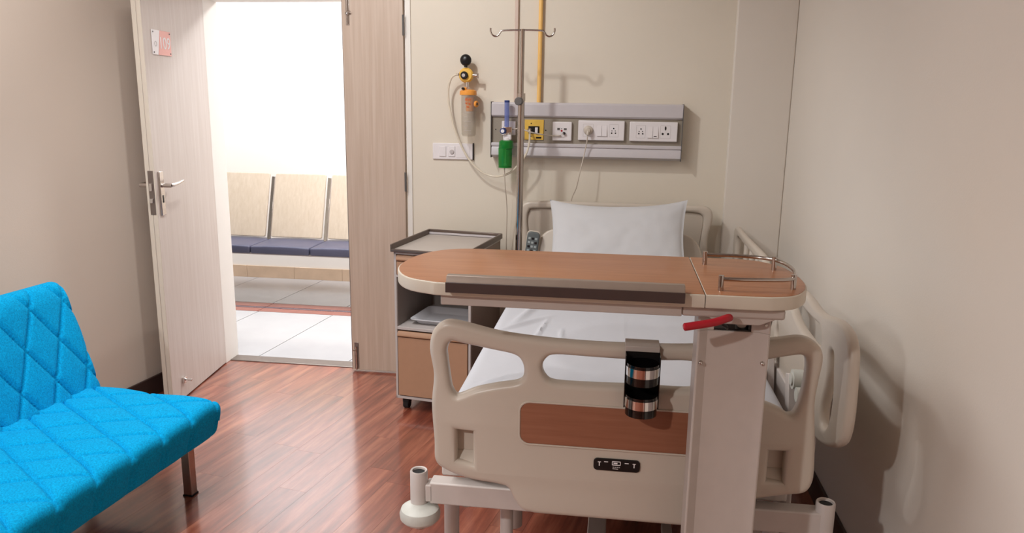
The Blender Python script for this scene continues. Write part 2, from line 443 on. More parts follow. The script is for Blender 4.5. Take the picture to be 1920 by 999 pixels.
# plain boards behind the camera
MB().box((-3.2, -1.5, -0.012), (RW, 0.9, 0.0)).build('floor_board_area', PLANK, fl, smooth=False)
struct(MB().box((DX0+0.03, D+0.03, -0.012), (DX1-0.03, D+WT, 0.006)).build('trim_2', DSTEEL, bevel=0.003), 'thin metal threshold strip in the doorway')

# ------------------------------------------------------------------ corridor beyond the door
CY = 6.05
fc = struct(MB().box((-5.6, D+WT, -0.06), (0.4, CY, -0.012)).build('floor_corridor', GROUT, smooth=False), 'pale tiled corridor floor')
def tilt(x, y, y0=4.1): return x+(y-y0)*tan(radians(6.5))
def tilepiece(name, xa, xb, ya, yb, m, z=0.0, tl=True):
    g = 0.003
    P = [(tilt(xa, ya) if tl else xa, ya), (tilt(xb, ya) if tl else xb, ya), (tilt(xb, yb) if tl else xb, yb), (tilt(xa, yb) if tl else xa, yb)]
    P = [(P[0][0]+g, P[0][1]+g), (P[1][0]-g, P[1][1]+g), (P[2][0]-g, P[2][1]-g), (P[3][0]+g, P[3][1]-g)]
    return MB().prism(P, z-0.012, z).build(name, m, fc, smooth=False)
for i in range(-6, 5):
    xa = -2.055+0.55*i
    tilepiece('floor_tile', xa, xa+0.55, D+WT, 5.035, TILE)
for i in range(-6, 5):
    xa = -2.63+0.57*i
    tilepiece('floor_tile', xa, xa+0.57, 5.265, CY-0.01, TILE)
for i in range(-4, 4):
    xa = -2.62+0.8*i
    tilepiece('border_tile', xa, xa+0.8, 5.035, 5.125, TILE_RED)
    tilepiece('border_tile', xa, xa+0.8, 5.125, 5.165, TILE_DK)
    tilepiece('border_tile', xa, xa+0.8, 5.165, 5.265, TILE_RED)
cw = struct(MB().box((-5.6, CY, 0), (0.4, CY+0.12, 2.7)).build('wall_corridor', CORR, smooth=False), 'bright white far wall of the corridor')
MB().box((-5.6, CY-0.004, 0.1), (0.4, CY+0.001, 1.18)).build('lower_paint_band', CORR_LOW, cw, smooth=False)
for i in range(-6, 6):
    xa = -2.66+0.42*i
    MB().box((xa+0.001, CY-0.014, 0), (xa+0.419, CY-0.004, 0.1)).build('skirting_tile', SKTILE, cw, bevel=0.001)
struct(MB().box((-5.75, D+WT, 0), (-5.6, CY+0.12, 2.7)).build('wall_corridor_left', CORR, smooth=False), 'white end wall of the corridor')
struct(MB().box((0.4, D+WT, 0), (0.55, CY+0.12, 2.7)).build('wall_corridor_right', CORR, smooth=False), 'white end wall of the corridor, right')

# ------------------------------------------------------------------ doorway
fr = MB()
fr.box((DX0, D-0.02, 0), (DX0+0.035, D+WT+0.01, DZ)); fr.box((DX1-0.0, D-0.008, 0), (DX1+0.028, D+0.001, DZ+0.045))
fr.box((DX0-0.045, D-0.012, 0), (DX0, D+0.001, DZ+0.045)); fr.box((DX0-0.045, D-0.012, DZ), (DX1+0.045, D+0.001, DZ+0.045))
fr.box((DX1-0.012, D+0.05, 0), (DX1, D+WT+0.01, DZ)); fr.box((DX0, D-0.005, DZ-0.03), (DX1, D+WT+0.01, DZ))
struct(fr.build('trim_3', JAMB, bevel=0.003), 'white door frame and casing around the doorway')

# open leaf: hinged on the left jamb, swung into the room
hx, hy = -2.182, D-0.005
la = math.atan2(-2.112-hx, -(3.31-hy))      # swing from straight-at-camera
d1 = thing('door_1', 'wood-grain door leaf standing open into the room, corridor light in its colour', 'door', (hx, hy, 0), -(pi/2)+math.atan2(-2.112-hx, -(3.31-hy)), kind='structure')
# local: +x runs from hinge to the free edge, +y is the corridor-side face (turned right)
LW = sqrt((hx+2.112)**2+(hy-3.31)**2); T = 0.042
DH = DZ-0.035
Md = d1.matrix_basis
MB().box((0, -T, 0.006), (LW, 0, DH), Md).build('leaf', DOOR_LIT, d1, bevel=0.0015)
MB().box((LW, -T, 0.006), (LW+0.003, -T*0.52, DH), Md).box((LW, -T*0.46, 0.006), (LW+0.003, 0.0, DH), Md).build('edge_band', DOORE, d1, bevel=0.0008)
lk = MB().box((LW+0.002, -T*0.72, 0.955), (LW+0.0052, -T*0.12, 1.158), Md).build('lock_plate', DSTEEL, d1, bevel=0.0008)
MB().box((LW+0.003, -T*0.6, 1.065), (LW+0.012, -T*0.3, 1.10), Md).build('latch', CHROME, lk, bevel=0.001)
MB().box((LW+0.003, -T*0.62, 1.01), (LW+0.016, -T*0.26, 1.03), Md).build('deadbolt', CHROME, lk, bevel=0.001)
hp = MB().box((LW-0.068, 0, 0.945), (LW-0.028, 0.009, 1.152), Md).build('handle_plate', STEEL, d1, bevel=0.003)
MB().cyl(Md @ Vector((LW-0.048, 0.006, 1.086)), Md @ Vector((LW-0.048, 0.055, 1.086)), 0.010).tube([Md @ Vector(p) for p in ((LW-0.048,0.05,1.086),(LW-0.06,0.056,1.087),(LW-0.10,0.057,1.090),(LW-0.165,0.055,1.098))], [0.0095,0.0085,0.0075,0.006], 10).build('lever_handle', STEEL, hp)
MB().box((LW-0.054, 0.0085, 1.005), (LW-0.043, 0.011, 1.04), Md).build('keyhole', BLACK, hp, bevel=0.001)
hb = MB().box((LW-0.068, -T-0.009, 0.945), (LW-0.028, -T, 1.152), Md).build('handle_plate', STEEL, d1, bevel=0.003)
MB().cyl(Md @ Vector((LW-0.048, -T-0.006, 1.086)), Md @ Vector((LW-0.048, -T-0.055, 1.086)), 0.010).tube([Md @ Vector(p) for p in ((LW-0.048,-T-0.05,1.086),(LW-0.06,-T-0.056,1.087),(LW-0.165,-T-0.055,1.088))], 0.008, 10).build('lever_handle', STEEL, hb)
MB().box((LW-0.135, 0, 0.085), (LW-0.105, 0.014, 0.115), Md).cyl(Md @ Vector((LW-0.12,0.012,0.10)), Md @ Vector((LW-0.12,0.045,0.10)), 0.006).build('door_stop', CHROME, d1, bevel=0.002)
for hz in (0.25, 1.0, 1.75):
    MB().cyl(Md @ Vector((-0.004, -T-0.004, hz-0.05)), Md @ Vector((-0.004, -T-0.004, hz+0.05)), 0.006).build('hinge', STEEL, d1)

# number sign screwed to the open leaf (tilted parallelogram split into white and pink)
sg = thing('door_sign', 'small white and pink number sign screwed high on the open door', 'sign', Md @ Vector((LW-0.165, 0.0005, 1.733)), d1.rotation_euler[2])
Ms = Md @ Matrix.Translation((0, 0.0005, 0)) 
# drawing coordinates: a = distance along the leaf from free edge towards hinge, b = height
def sgn(a, b, d): return Ms @ Vector((LW-a, d, b))
def signpoly(pts, d0, d1_, name, m, par):
    mb = MB(); n = len(pts)
    v = [sgn(a, b, d0) for a, b in pts]+[sgn(a, b, d1_) for a, b in pts]
    mb.add(v, [tuple(range(n)), tuple(range(2*n-1, n-1, -1))]+[(k,(k+1)%n,(k+1)%n+n,k+n) for k in range(n)])
    return mb.build(name, m, par, bevel=0.0008)
S0, S1 = 0.075, 0.255
zb, zt = 1.68, 1.79
wp = signpoly([(S0, zb), (S0+0.050, zb), (S0+0.075, zt), (S0, zt)], 0, 0.004, 'white_panel', SOCK, sg)
pp = signpoly([(S0+0.053, zb), (S1, zb), (S1, zt), (S0+0.078, zt)], 0, 0.004, 'pink_panel', PINK, sg)
signpoly([(S0+0.050, zb), (S0+0.053, zb), (S0+0.078, zt), (S0+0.075, zt)], 0, 0.002, 'groove', PINKD, sg)
def signtext(body, a, b, size, m, par, nm='number'):
    # x of text runs from free edge towards the hinge, so it reads the right way round from the corridor side
    o = sgn(a, b, 0.0045); ex = (sgn(a+1, b, 0.0045)-o).normalized(); ez = Vector((0,0,1)); en = ex.cross(ez)
    M = Matrix((( ex[0], ez[0], en[0], o[0]), (ex[1], ez[1], en[1], o[1]), (ex[2], ez[2], en[2], o[2]), (0,0,0,1)))
    return text(nm, body, size, m, par, M)
signtext('109', 0.192, 1.732, 0.076, WHITE, pp)
MB().lathe([(0.012, 0), (0.012, 0.001), (0.009, 0.001), (0.009, 0)], 20, Matrix.Translation(sgn(S0+0.028, 1.728, 0.004)) @ (sgn(0,0,1)-sgn(0,0,0)).to_track_quat('Z','Y').to_matrix().to_4x4(), closed=True).build('emblem', SOCKG, wp)
for a, b in ((S0+0.008, zb+0.010), (S0+0.008, zt-0.010), (S1-0.010, zb+0.010), (S1-0.010, zt-0.010)):
    MB().cyl(sgn(a, b, 0.003), sgn(a, b, 0.006), 0.0035, 12).build('screw', GREY, sg)

# narrow fixed leaf
d2 = thing('door_2', 'narrow closed wood-grain door leaf beside the bedside locker', 'door', (-1.27, D, 0), 0, kind='structure')
NX0, NX1, NY = -1.425, -1.107, D-0.022
MB().box((NX0, NY, 0.012), (NX1, NY+0.042, DH)).build('leaf', DOORW, d2, bevel=0.002)
MB().box((NX0-0.003, NY+0.002, 0.012), (NX0, NY+0.04, DH)).build('edge_band', DSTEEL, d2)
fb = MB().box((NX0+0.013, NY-0.003, 0.02), (NX0+0.038, NY+0.001, 0.17)).build('floor_bolt', DSTEEL, d2, bevel=0.001)
MB().cyl((NX0+0.025, NY-0.007, 0.015), (NX0+0.025, NY-0.007, 0.15), 0.005, 12).cyl((NX0+0.025, NY-0.008, 0.13), (NX0+0.014, NY-0.024, 0.13), 0.004, 10).build('bolt_rod', STEEL, fb)
tb = MB().box((NX0+0.020, NY-0.003, 1.86), (NX0+0.040, NY+0.001, DH)).build('top_bolt', STEEL, d2, bevel=0.001)
MB().cyl((NX0+0.030, NY-0.007, 1.865), (NX0+0.030, NY-0.007, DH), 0.005, 12).sphere((NX0+0.03, NY-0.010, 1.915), 0.010, 12).cyl((NX0+0.03, NY-0.01, 1.92), (NX0+0.05, NY-0.02, 1.925), 0.004, 10).build('bolt_rod', STEEL, tb)
for hz in (1.86, 1.07, 0.25):
    MB().cyl((NX1+0.004, NY-0.006, hz-0.05), (NX1+0.004, NY-0.006, hz+0.05), 0.006).build('hinge', GREY, d2)

# ------------------------------------------------------------------ corridor bench: three-seat chairs in view
bn = thing('waiting_bench', 'corridor bench with navy seat pads and pale wood backrests', 'bench', (-2.4, 5.35, 0), 0)
SP = 0.449
MB().box((-3.95, 5.35, 0.345), (-1.1, 5.43, 0.385)).build('seat_beam', LOCK_W, bn, bevel=0.004)
for k in range(-2, 3):
    xa = -2.617-SP+0.0+SP*(k+1)-0.0
    x0, x1 = xa+0.003, xa+SP-0.003
    cxm = (x0+x1)/2
    V, F = slab(x1-x0, 0.36, 0.055, 0.012, 4, 4, 1, disp=lambda p: Vector((p.x, p.y, p.z + (0.006*(1-(p.x/0.22)**2) if p.z > 0 else 0))))
    MB().add(V, F, Matrix.Translation((cxm, 5.37, 0.412))).build('seat_pad', NAVY, bn)
    # backrest: leaning panel, slightly rounded corners
    out = rrect(-0.2, 0, 0.2, 0.49, 0.012, 3)
    Mb = Matrix.Translation((xa+SP/2, 5.50, 0.455)) @ Matrix.Rotation(radians(90-17), 4, 'X')
    plate('backrest', out, [], 0.02, 0.004, BWD, bn, Mb)
    xg = xa+SP
    MB().box((-0.014, -0.01, -0.02), (0.014, 0.006, 0.47), Matrix.Translation((xg, 5.515, 0.45)) @ Matrix.Rotation(radians(-17), 4, 'X')).build('back_support', STEEL, bn, bevel=0.003)
for xl in (-3.7, -1.35):
    MB().cyl((xl, 5.40, 0.02), (xl, 5.40, 0.35), 0.022).box((xl-0.025, 5.20, 0.0), (xl+0.025, 5.70, 0.03)).build('leg', STEEL, bn, bevel=0.002)

# ------------------------------------------------------------------ blue sofa
sf_a = radians(-5.5)
sf = thing('sofa_bed', 'bright blue diamond-quilted sofa bed against the left wall', 'sofa', (-1.440, 2.590, 0), sf_a)
Mf = sf.matrix_basis
TG = tan(radians(29)); PER = 0.152
def groove(a, b):
    """a runs along the sofa, b across: distance to the nearest seam of either family"""
    d = 9
    for s in (1, -1):
        q = (a + s*b*TG)/PER
        d = min(d, abs(q-round(q))*PER*cos(radians(29)))
    return d
def quilt(d): return -0.0135*exp(-(d/0.0052)**2) + 0.0065*min(1, d/0.055)**0.6
SL, SW = 1.85, 0.66
cxs, cys, czs = -SW/2, -SL/2, 0.3065
def seat_disp(p):
    q = p.copy(); a = (p.y+cys)+0.34; b = p.x+cxs+0.02
    w = 1.0 if p.z > 0.03 else 0.0
    if p.z > 0.03:
        q.z += quilt(groove(a, b)); q.z += 0.004*noise.noise(Vector((p.x*5, p.y*4, 1)))
    elif p.x > SW/2-0.02:                       # front face: the down-slanting seams run on
        q.x += 0.4*quilt(groove(a, b+0.0))
    if p.x > SW/2-0.06: q.x -= 0.036*max(0, (0.0725-p.z)/0.16)*min(1, (p.x-(SW/2-0.06))/0.04)
    if p.y > SL/2-0.10: q.z -= 0.016*((p.y-(SL/2-0.10))/0.10)**2*(1 if p.z > 0 else 0)
    if p.x > SW/2-0.10: q.z -= 0.012*((p.x-(SW/2-0.10))/0.10)**2*(1 if p.z > 0 else 0)
    return q
V, F = slab(SW, SL, 0.162, 0.036, 110, 300, 5, disp=seat_disp, e=5)
MB().add(V, F, Mf @ Matrix.Translation((cxs, cys, czs))).build('seat', BLUE, sf, angle=80)
BH = 0.47
def back_disp(p):
    q = p.copy()
    if p.x > 0.02:
        q.x += quilt(groove(p.y+cys+0.27, p.z-0.02))+0.004*noise.noise(Vector((p.z*5, p.y*4, 7)))
    if p.z > BH/2-0.08: q.x -= 0.02*((p.z-(BH/2-0.08))/0.08)**2*(1 if p.x > 0 else 0)
    return q
V, F = slab(0.13, SL, BH, 0.035, 5, 250, 66, disp=back_disp, e=5)
Mb = Mf @ Matrix.Translation((-0.535, cys, 0.375)) @ Matrix.Rotation(radians(-17), 4, 'Y') @ Matrix.Translation((-0.065, 0, BH/2-0.02))
MB().add(V, F, Mb).build('backrest', BLUE, sf, angle=80)
for (lx, ly) in ((-0.13, -0.07), (-0.13, -SL+0.1), (-0.60, -0.07), (-0.60, -SL+0.1)):
    lg = MB().box((lx-0.018, ly-0.018, 0.004), (lx+0.018, ly+0.018, 0.25), Mf).build('leg', STEEL, sf, bevel=0.003)
    MB().box((lx-0.02, ly-0.02, 0), (lx+0.02, ly+0.02, 0.006), Mf).build('foot_cap', RUBBER, lg)
MB().box((-SW+0.06, -SL+0.10, 0.215), (-0.16, -0.10, 0.24), Mf).build('under_frame', BLACK, sf, bevel=0.003)

# ------------------------------------------------------------------ hospital bed
bed = thing('hospital_bed', 'hospital bed with beige moulded boards and wood-coloured footboard panel', 'bed', (0.02, 2.87, 0), 0)
FO = [(-0.452,0.62),(-0.458,0.72),(-0.452,0.80),(-0.462,0.87),(-0.453,0.918),(-0.425,0.944),(-0.384,0.944),(-0.288,0.924),(-0.193,0.914),(-0.08,0.909),(0.033,0.909),(0.18,0.914),(0.30,0.926),(0.40,0.944),(0.455,0.952),(0.490,0.938),(0.508,0.905),(0.503,0.84),(0.500,0.785),(0.508,0.70),(0.514,0.62),(0.512,0.575),(0.495,0.548),(0.45,0.538),(0.405,0.528),(0.345,0.512),(0.318,0.502),(0.300,0.475),(0.290,0.446),(0.262,0.432),(0.22,0.430),(0.12,0.430),(0.0,0.430),(-0.12,0.430),(-0.185,0.431),(-0.218,0.441),(-0.238,0.470),(-0.254,0.498),(-0.284,0.506),(-0.36,0.515),(-0.42,0.535),(-0.449,0.560)]
HL = [(-0.418,0.870),(-0.405,0.893),(-0.375,0.889),(-0.300,0.877),(-0.240,0.866),(-0.220,0.845),(-0.217,0.815),(-0.232,0.795),(-0.285,0.783),(-0.340,0.768),(-0.375,0.752),(-0.393,0.747),(-0.405,0.765),(-0.411,0.800),(-0.416,0.840)]
HC = [(-0.170,0.838),(-0.160,0.862),(-0.135,0.873),(-0.05,0.872),(0.04,0.871),(0.12,0.873),(0.19,0.876),(0.215,0.868),(0.228,0.845),(0.222,0.815),(0.195,0.802),(0.11,0.801),(0.04,0.801),(-0.05,0.799),(-0.135,0.800),(-0.160,0.812)]
HR = [(0.462,0.906),(0.471,0.880),(0.469,0.828),(0.462,0.785),(0.453,0.758),(0.440,0.752),(0.424,0.762),(0.390,0.776),(0.335,0.790),(0.290,0.800),(0.275,0.822),(0.280,0.852),(0.300,0.870),(0.360,0.886),(0.43,0.903)]
FY = 1.872
# sockets and the wood inset are real openings/recesses
WO = rrect(-0.222, 0.633, 0.272, 0.744, 0.024, 5)
RLh = [(-0.392,0.566),(-0.348,0.558),(-0.348,0.650),(-0.392,0.652)]
RRh = [(0.402,0.576),(0.441,0.572),(0.441,0.656),(0.402,0.654)]
fo = plate('footboard', loop(FO, 5), [loop(HL, 4), loop(HC, 4), loop(HR, 4), RLh, RRh], 0.045, 0.0155, BEDP, bed, XZ(FY), res=4)
# centre panel under the rail holes stands slightly behind; recess boxes behind the side openings
for (x0, x1, z0, z1) in ((-0.398, -0.342, 0.554, 0.656), (0.396, 0.447, 0.566, 0.658)):
    rb = MB()
    rb.box((x0, FY+0.018, z0), (x1, FY+0.024, z1))
    sx = x0 if x0 < 0 else x1-0.010
    rb.add([(x0,FY+0.018,z0),(x1,FY+0.018,z0),(x1,FY-0.010,z0),(x0,FY-0.010,z0),(x0,FY+0.018,z0+0.030),(x1,FY+0.018,z0+0.030)],
           [(0,1,2,3),(3,2,5,4),(0,3,4),(1,5,2),(0,4,5,1)])
    rb.build('grip_recess', BEDP, fo, bevel=0.002)
plate('wood_inset', WO, [], 0.004, 0.0015, BWOOD, fo, XZ(FY-0.0225))
plate('inset_rim', rrect(-0.227, 0.628, 0.277, 0.749, 0.028, 5), [rrect(-0.222, 0.633, 0.272, 0.744, 0.024, 5)], 0.006, 0.002, BEDP, fo, XZ(FY-0.0232))
cp = plate('control_panel', rrect(-0.031, 0.574, 0.087, 0.607, 0.010, 4), [], 0.005, 0.0015, BLACK, fo, XZ(FY-0.0245))
FYs = FY-0.0272
def bar(x0, z0, x1, z1, m=WHITE, nm='marking', y=FYs): MB().box((x0, y-0.0004, z0), (x1, y+0.0006, z1)).build(nm, m, cp, smooth=False)
for xm in (-0.016, 0.072):
    MB().box((xm-0.004, FYs-0.0004, 0.5965), (xm+0.004, FYs+0.0006, 0.5985)).box((xm-0.0012, FYs-0.0004, 0.587), (xm+0.0012, FYs+0.0006, 0.5965)).build('marking', WHITE, cp, smooth=False)
bar(-0.004, 0.598, 0.006, 0.6000); bar(0.048, 0.597, 0.058, 0.599)
plate('display', rrect(0.016, 0.5905, 0.038, 0.602, 0.0015, 2), [rrect(0.0178, 0.5925, 0.0362, 0.600, 0.001, 2)], 0.0012, 0.0003, WHITE, cp, XZ(FYs))
bar(0.020, 0.5945, 0.030, 0.598)
for k in range(4): bar(0.018+k*0.005, 0.585, 0.0215+k*0.005, 0.5862)
bar(0.018, 0.5805, 0.032, 0.5815)

HY = 3.885
HO = [(-0.470,0.50),(-0.474,0.70),(-0.470,0.84),(-0.487,0.92),(-0.483,0.970),(-0.455,0.994),(-0.40,1.001),(-0.20,1.003),(0.0,1.003),(0.20,1.003),(0.38,1.002),(0.44,0.997),(0.468,0.972),(0.470,0.92),(0.455,0.84),(0.460,0.70),(0.456,0.50),(0.44,0.47),(0.0,0.46),(-0.45,0.47)]
hbh = loop([(-0.447,0.90),(-0.438,0.95),(-0.405,0.962),(-0.2,0.966),(0.0,0.967),(0.2,0.968),(0.36,0.968),(0.415,0.958),(0.428,0.92),(0.418,0.80),(0.415,0.62),(0.38,0.58),(0,0.575),(-0.40,0.58),(-0.435,0.62),(-0.438,0.80)], 4)
hb = plate('headboard', loop(HO, 4), [hbh], 0.040, 0.014, BEDP, bed, XZ(HY), res=3)
plate('headboard_panel', hbh, [], 0.016, 0.004, BEDP, hb, XZ(HY+0.004))
# raised backrest section seen left of the pillow
plate('backrest_section', loop([(-0.40,0.0),(-0.405,0.10),(-0.36,0.185),(-0.28,0.225),(0.0,0.235),(0.28,0.225),(0.38,0.19),(0.42,0.10),(0.42,0.0)], 4), [], 0.03, 0.01, BEDP, bed,
      Matrix.Translation((0, 3.70, 0.665)) @ Matrix.Rotation(radians(78), 4, 'X'))
# deck and chassis
MB().box((-0.435, 1.93, 0.50), (0.48, 3.84, 0.535)).build('mattress_deck', BEDD, bed, bevel=0.01)
fm = MB()
for x in (-0.36, 0.38): fm.box((x-0.03, 1.95, 0.40), (x+0.03, 3.84, 0.455))
for y in (2.3, 2.9, 3.5): fm.box((-0.36, y-0.03, 0.41), (0.40, y+0.03, 0.45))
fm.build('side_beams', BEDM, bed, bevel=0.004)
for x in (-0.30, 0.34):
    for y in (2.35, 3.45): MB().cyl((x, y, 0.10), (x, y, 0.50), 0.03).build('lift_post', BEDM, bed)
MB().box((-0.478, 1.905, 0.405), (0.56, 1.955, 0.468)).build('foot_crossbar', BEDM, bed, bevel=0.004)
MB().box((-0.50, 3.83, 0.405), (0.50, 3.88, 0.468)).build('head_crossbar', BEDM, bed, bevel=0.004)
for xx in (-0.455, 0.36): MB().box((xx, 1.955, 0.466), (xx+0.12, 2.02, 0.50)).build('board_bracket', BEDM, bed, bevel=0.006)
for (x, y) in ((-0.512, 1.925), (0.569, 1.925)):
    sk = MB().lathe([(0.0245,0),(0.0245,0.113),(0.0225,0.1165),(0.0185,0.115),(0.0175,0.11),(0.0175,0.01),(0.001,0.01)], 28, Matrix.Translation((x, y, 0.378))).build('pole_socket', BEDM, bed)
    MB().lathe([(0.0172,0),(0.0172,0.001)], 20, Matrix.Translation((x, y, 0.487))).build('socket_shade_disc', RUBBER, sk)  # dark disc just under the rim stands in for shade inside the tube
for (x, y) in ((-0.512, 3.81), (-0.47, 3.72), (0.50, 3.87)):
    MB().lathe([(0.0235,0),(0.0235,0.10),(0.0185,0.10),(0.0185,0.0)], 24, Matrix.Translation((x, y, 0.37)), closed=True).build('pole_socket', BEDM, bed)
MB().box((-0.455, 3.705, 0.39), (-0.36, 3.735, 0.44)).build('socket_arm', BEDM, bed, bevel=0.003)
MB().box((-0.49, 1.905, 0.41), (-0.47, 1.95, 0.46)).build('socket_arm', BEDM, bed, bevel=0.003)
BUMP = mat('bumper_white', S(204, 204, 196), 0.4, var=0.06, scale=30)
for (x, y) in ((-0.505, 1.905), (0.60, 1.93)):
    if x < 0:
        MB().lathe([(0.004,0.012),(0.04,0.010),(0.052,0.003),(0.0565,-0.010),(0.055,-0.024),(0.046,-0.034),(0.02,-0.037),(0.004,-0.037)], 36, Matrix.Translation((x, y, 0.388))).build('bumper_wheel', BUMP, bed)
        MB().cyl((x, y, 0.33), (x, y, 0.352), 0.012).build('bumper_pin', STEEL, bed)
for (x, y) in ((-0.44, 2.02), (0.46, 2.02), (-0.44, 3.7), (0.46, 3.7)):
    MB().tube(loop([(x,y,0.42),(x,y,0.30),(x*1.0,y,0.16)],4,False), 0.022, 14).build('leg', BEDM, bed)
    MB().lathe([(0.008,-0.017),(0.055,-0.017),(0.062,-0.012),(0.062,0.012),(0.055,0.017),(0.008,0.017)], 28, Matrix.Translation((x+0.03, y, 0.0625)) @ Matrix.Rotation(pi/2,4,'Y')).build('wheel', GREY, bed)
    MB().cyl((x, y, 0.0625), (x+0.03, y, 0.0625), 0.01).box((x-0.012, y-0.02, 0.06), (x+0.008, y+0.02, 0.17)).build('wheel_fork', BEDM, bed, bevel=0.003)
for x in (-0.283, 0.32):
    MB().cyl((x, 2.06, 0.12), (x, 2.06, 0.345), 0.019).cyl((x, 2.06, 0.345), (x, 2.06, 0.42), 0.012).build('foot_actuator', BEDM, bed)
MB().box((-0.44, 2.03, 0.10), (0.46, 2.09, 0.14)).build('base_crossbar', BEDM, bed, bevel=0.004)
MB().box((-0.44, 3.67, 0.10), (0.46, 3.73, 0.14)).build('base_crossbar', BEDM, bed, bevel=0.004)
MB().box((-0.05, 2.06, 0.10), (0.01, 3.7, 0.14)).build('base_spine', BEDM, bed, bevel=0.004)
MB().cyl((-0.40, 2.03, 0.36), (-0.40, 2.07, 0.36), 0.028).cyl((-0.36, 2.03, 0.375), (-0.36, 2.06, 0.375), 0.018).build('buffer_disc', BUMP, bed)

# side rails (right side, up against the wall)
RX = 0.60
RO = [(2.905,0.56),(2.89,0.63),(2.865,0.70),(2.825,0.765),(2.765,0.83),(2.69,0.885),(2.59,0.915),(2.48,0.925),(2.38,0.925),(2.28,0.918),(2.20,0.922),(2.12,0.936),(2.04,0.947),(1.965,0.937),(1.925,0.90),(1.911,0.84),(1.903,0.76),(1.908,0.70),(1.930,0.655),(1.98,0.622),(2.05,0.592),(2.13,0.572),(2.22,0.565),(2.40,0.56),(2.65,0.552),(2.86,0.548)]
R1 = loop([(2.098,0.845),(2.058,0.853),(2.042,0.81),(2.026,0.752),(2.030,0.692),(2.050,0.652),(2.080,0.630),(2.112,0.635),(2.120,0.675),(2.100,0.735),(2.088,0.790)], 4)
R2 = loop([(2.215,0.882),(2.190,0.864),(2.184,0.840),(2.21,0.822),(2.28,0.812),(2.38,0.812),(2.48,0.818),(2.56,0.836),(2.605,0.856),(2.59,0.874),(2.50,0.880),(2.40,0.879),(2.30,0.879)], 4)
R3 = loop([(2.785,0.70),(2.775,0.725),(2.76,0.735),(2.745,0.725),(2.735,0.70),(2.745,0.675),(2.76,0.665),(2.775,0.675)], 3)
sr = plate('foot_side_rail', loop(RO, 4), [R1, R2, R3], 0.030, 0.0135, BEDP, bed, YZ(RX), res=4)
RH = [(3.93,0.56),(3.93,0.74),(3.93,0.86),(3.91,0.895),(3.86,0.905),(3.76,0.902),(3.60,0.900),(3.40,0.902),(3.20,0.903),(3.12,0.890),(3.08,0.85),(3.08,0.56)]
R4 = loop([(3.84,0.64),(3.85,0.74),(3.84,0.84),(3.81,0.865),(3.74,0.866),(3.55,0.862),(3.35,0.864),(3.22,0.862),(3.16,0.84),(3.15,0.76),(3.2,0.72),(3.35,0.70),(3.6,0.68)], 4)
sh = plate('head_side_rail', loop(RH, 4), [R4], 0.030, 0.0135, BEDP, bed, YZ(RX), res=4)
for yy in (3.3, 3.45, 3.6): MB().tube([(RX, yy, 0.68), (RX, yy, 0.875)], 0.013, 12).build('rail_strut', BEDP, sh)
# rail hinge mechanism seen through the footboard
me_ = MB().box((0.575, 2.18, 0.50), (0.60, 2.75, 0.60)).build('rail_base', BEDM, sr, bevel=0.004)
MB().cyl((0.545, 2.30, 0.69), (0.575, 2.30, 0.69), 0.030).cyl((0.54, 2.30, 0.69), (0.55, 2.30, 0.69), 0.018).build('latch_knob', BUMP, sr)
MB().cyl((0.548, 2.25, 0.66), (0.575, 2.25, 0.66), 0.022).build('latch_knob', BUMP, sr)
for yy in (2.28, 2.62):
    MB().box((-0.012, -0.022, 0), (0.012, 0.022, 0.27), Matrix.Translation((0.555, yy, 0.43)) @ Matrix.Rotation(radians(-18), 4, 'X')).build('hinge_arm', BEDM, sr, bevel=0.003)
for yy, zz in ((2.22, 0.475), (2.6, 0.475), (3.3, 0.57)): MB().box((0.48, yy, 0.44), (0.60, yy+0.1, zz)).build('rail_bracket', BEDM, bed, bevel=0.003)

MB().box((0.488, 2.02, 0.36), (0.508, 3.80, 0.545)).build('shade_skirt', BEDM, bed, bevel=0.006)  # added skirt, blocks fill light from the wall below the rail
# mattress with a tucked white sheet
def mdisp(p):
    q = p.copy()
    if p.z > 0.02:
        q.z += 0.004*noise.noise(Vector((p.x*3, p.y*2.2, 0.3)))+0.0022*noise.noise(Vector((p.x*11, p.y*4.5, 2.3)))
        # creases pulled diagonally on the left
        for (ax_, ay_, bx_, by_, dp, wd_) in ((-0.40,-0.10,-0.24,0.62,0.011,0.014),(-0.46,-0.22,-0.26,0.05,0.009,0.010),(-0.30,-0.30,-0.27,0.02,0.007,0.006),(-0.20,-0.28,-0.21,-0.10,0.005,0.006),(-0.42,-0.75,-0.30,-0.62,0.006,0.006)):
            a = Vector((ax_, ay_)); b = Vector((bx_, by_)); pp_ = Vector((p.x, p.y)); ab = b-a
            t = max(0, min(1, (pp_-a).dot(ab)/ab.length_squared)); d = (pp_-(a+ab*t)).length
            q.z += 1.5*dp*exp(-(d/wd_)**2)*sin(pi*min(1, max(0.0, t*0.9+0.05)))
        q.z += 0.0012*exp(-((p.x-0.02)/0.006)**2)
    elif abs(p.x) > 0.45:
        q.x += 0.004*noise.noise(Vector((p.y*9, p.z*3, 5)))
    return q
V, F = slab(0.945, 1.87, 0.13, 0.035, 110, 170, 3, disp=mdisp, e=4)
mt = MB().add(V, F, Matrix.Translation((0.026, 2.89, 0.601))).build('mattress', SHEET, angle=80)
tag(mt, 'mattress under a smooth white sheet on the hospital bed', 'mattress')

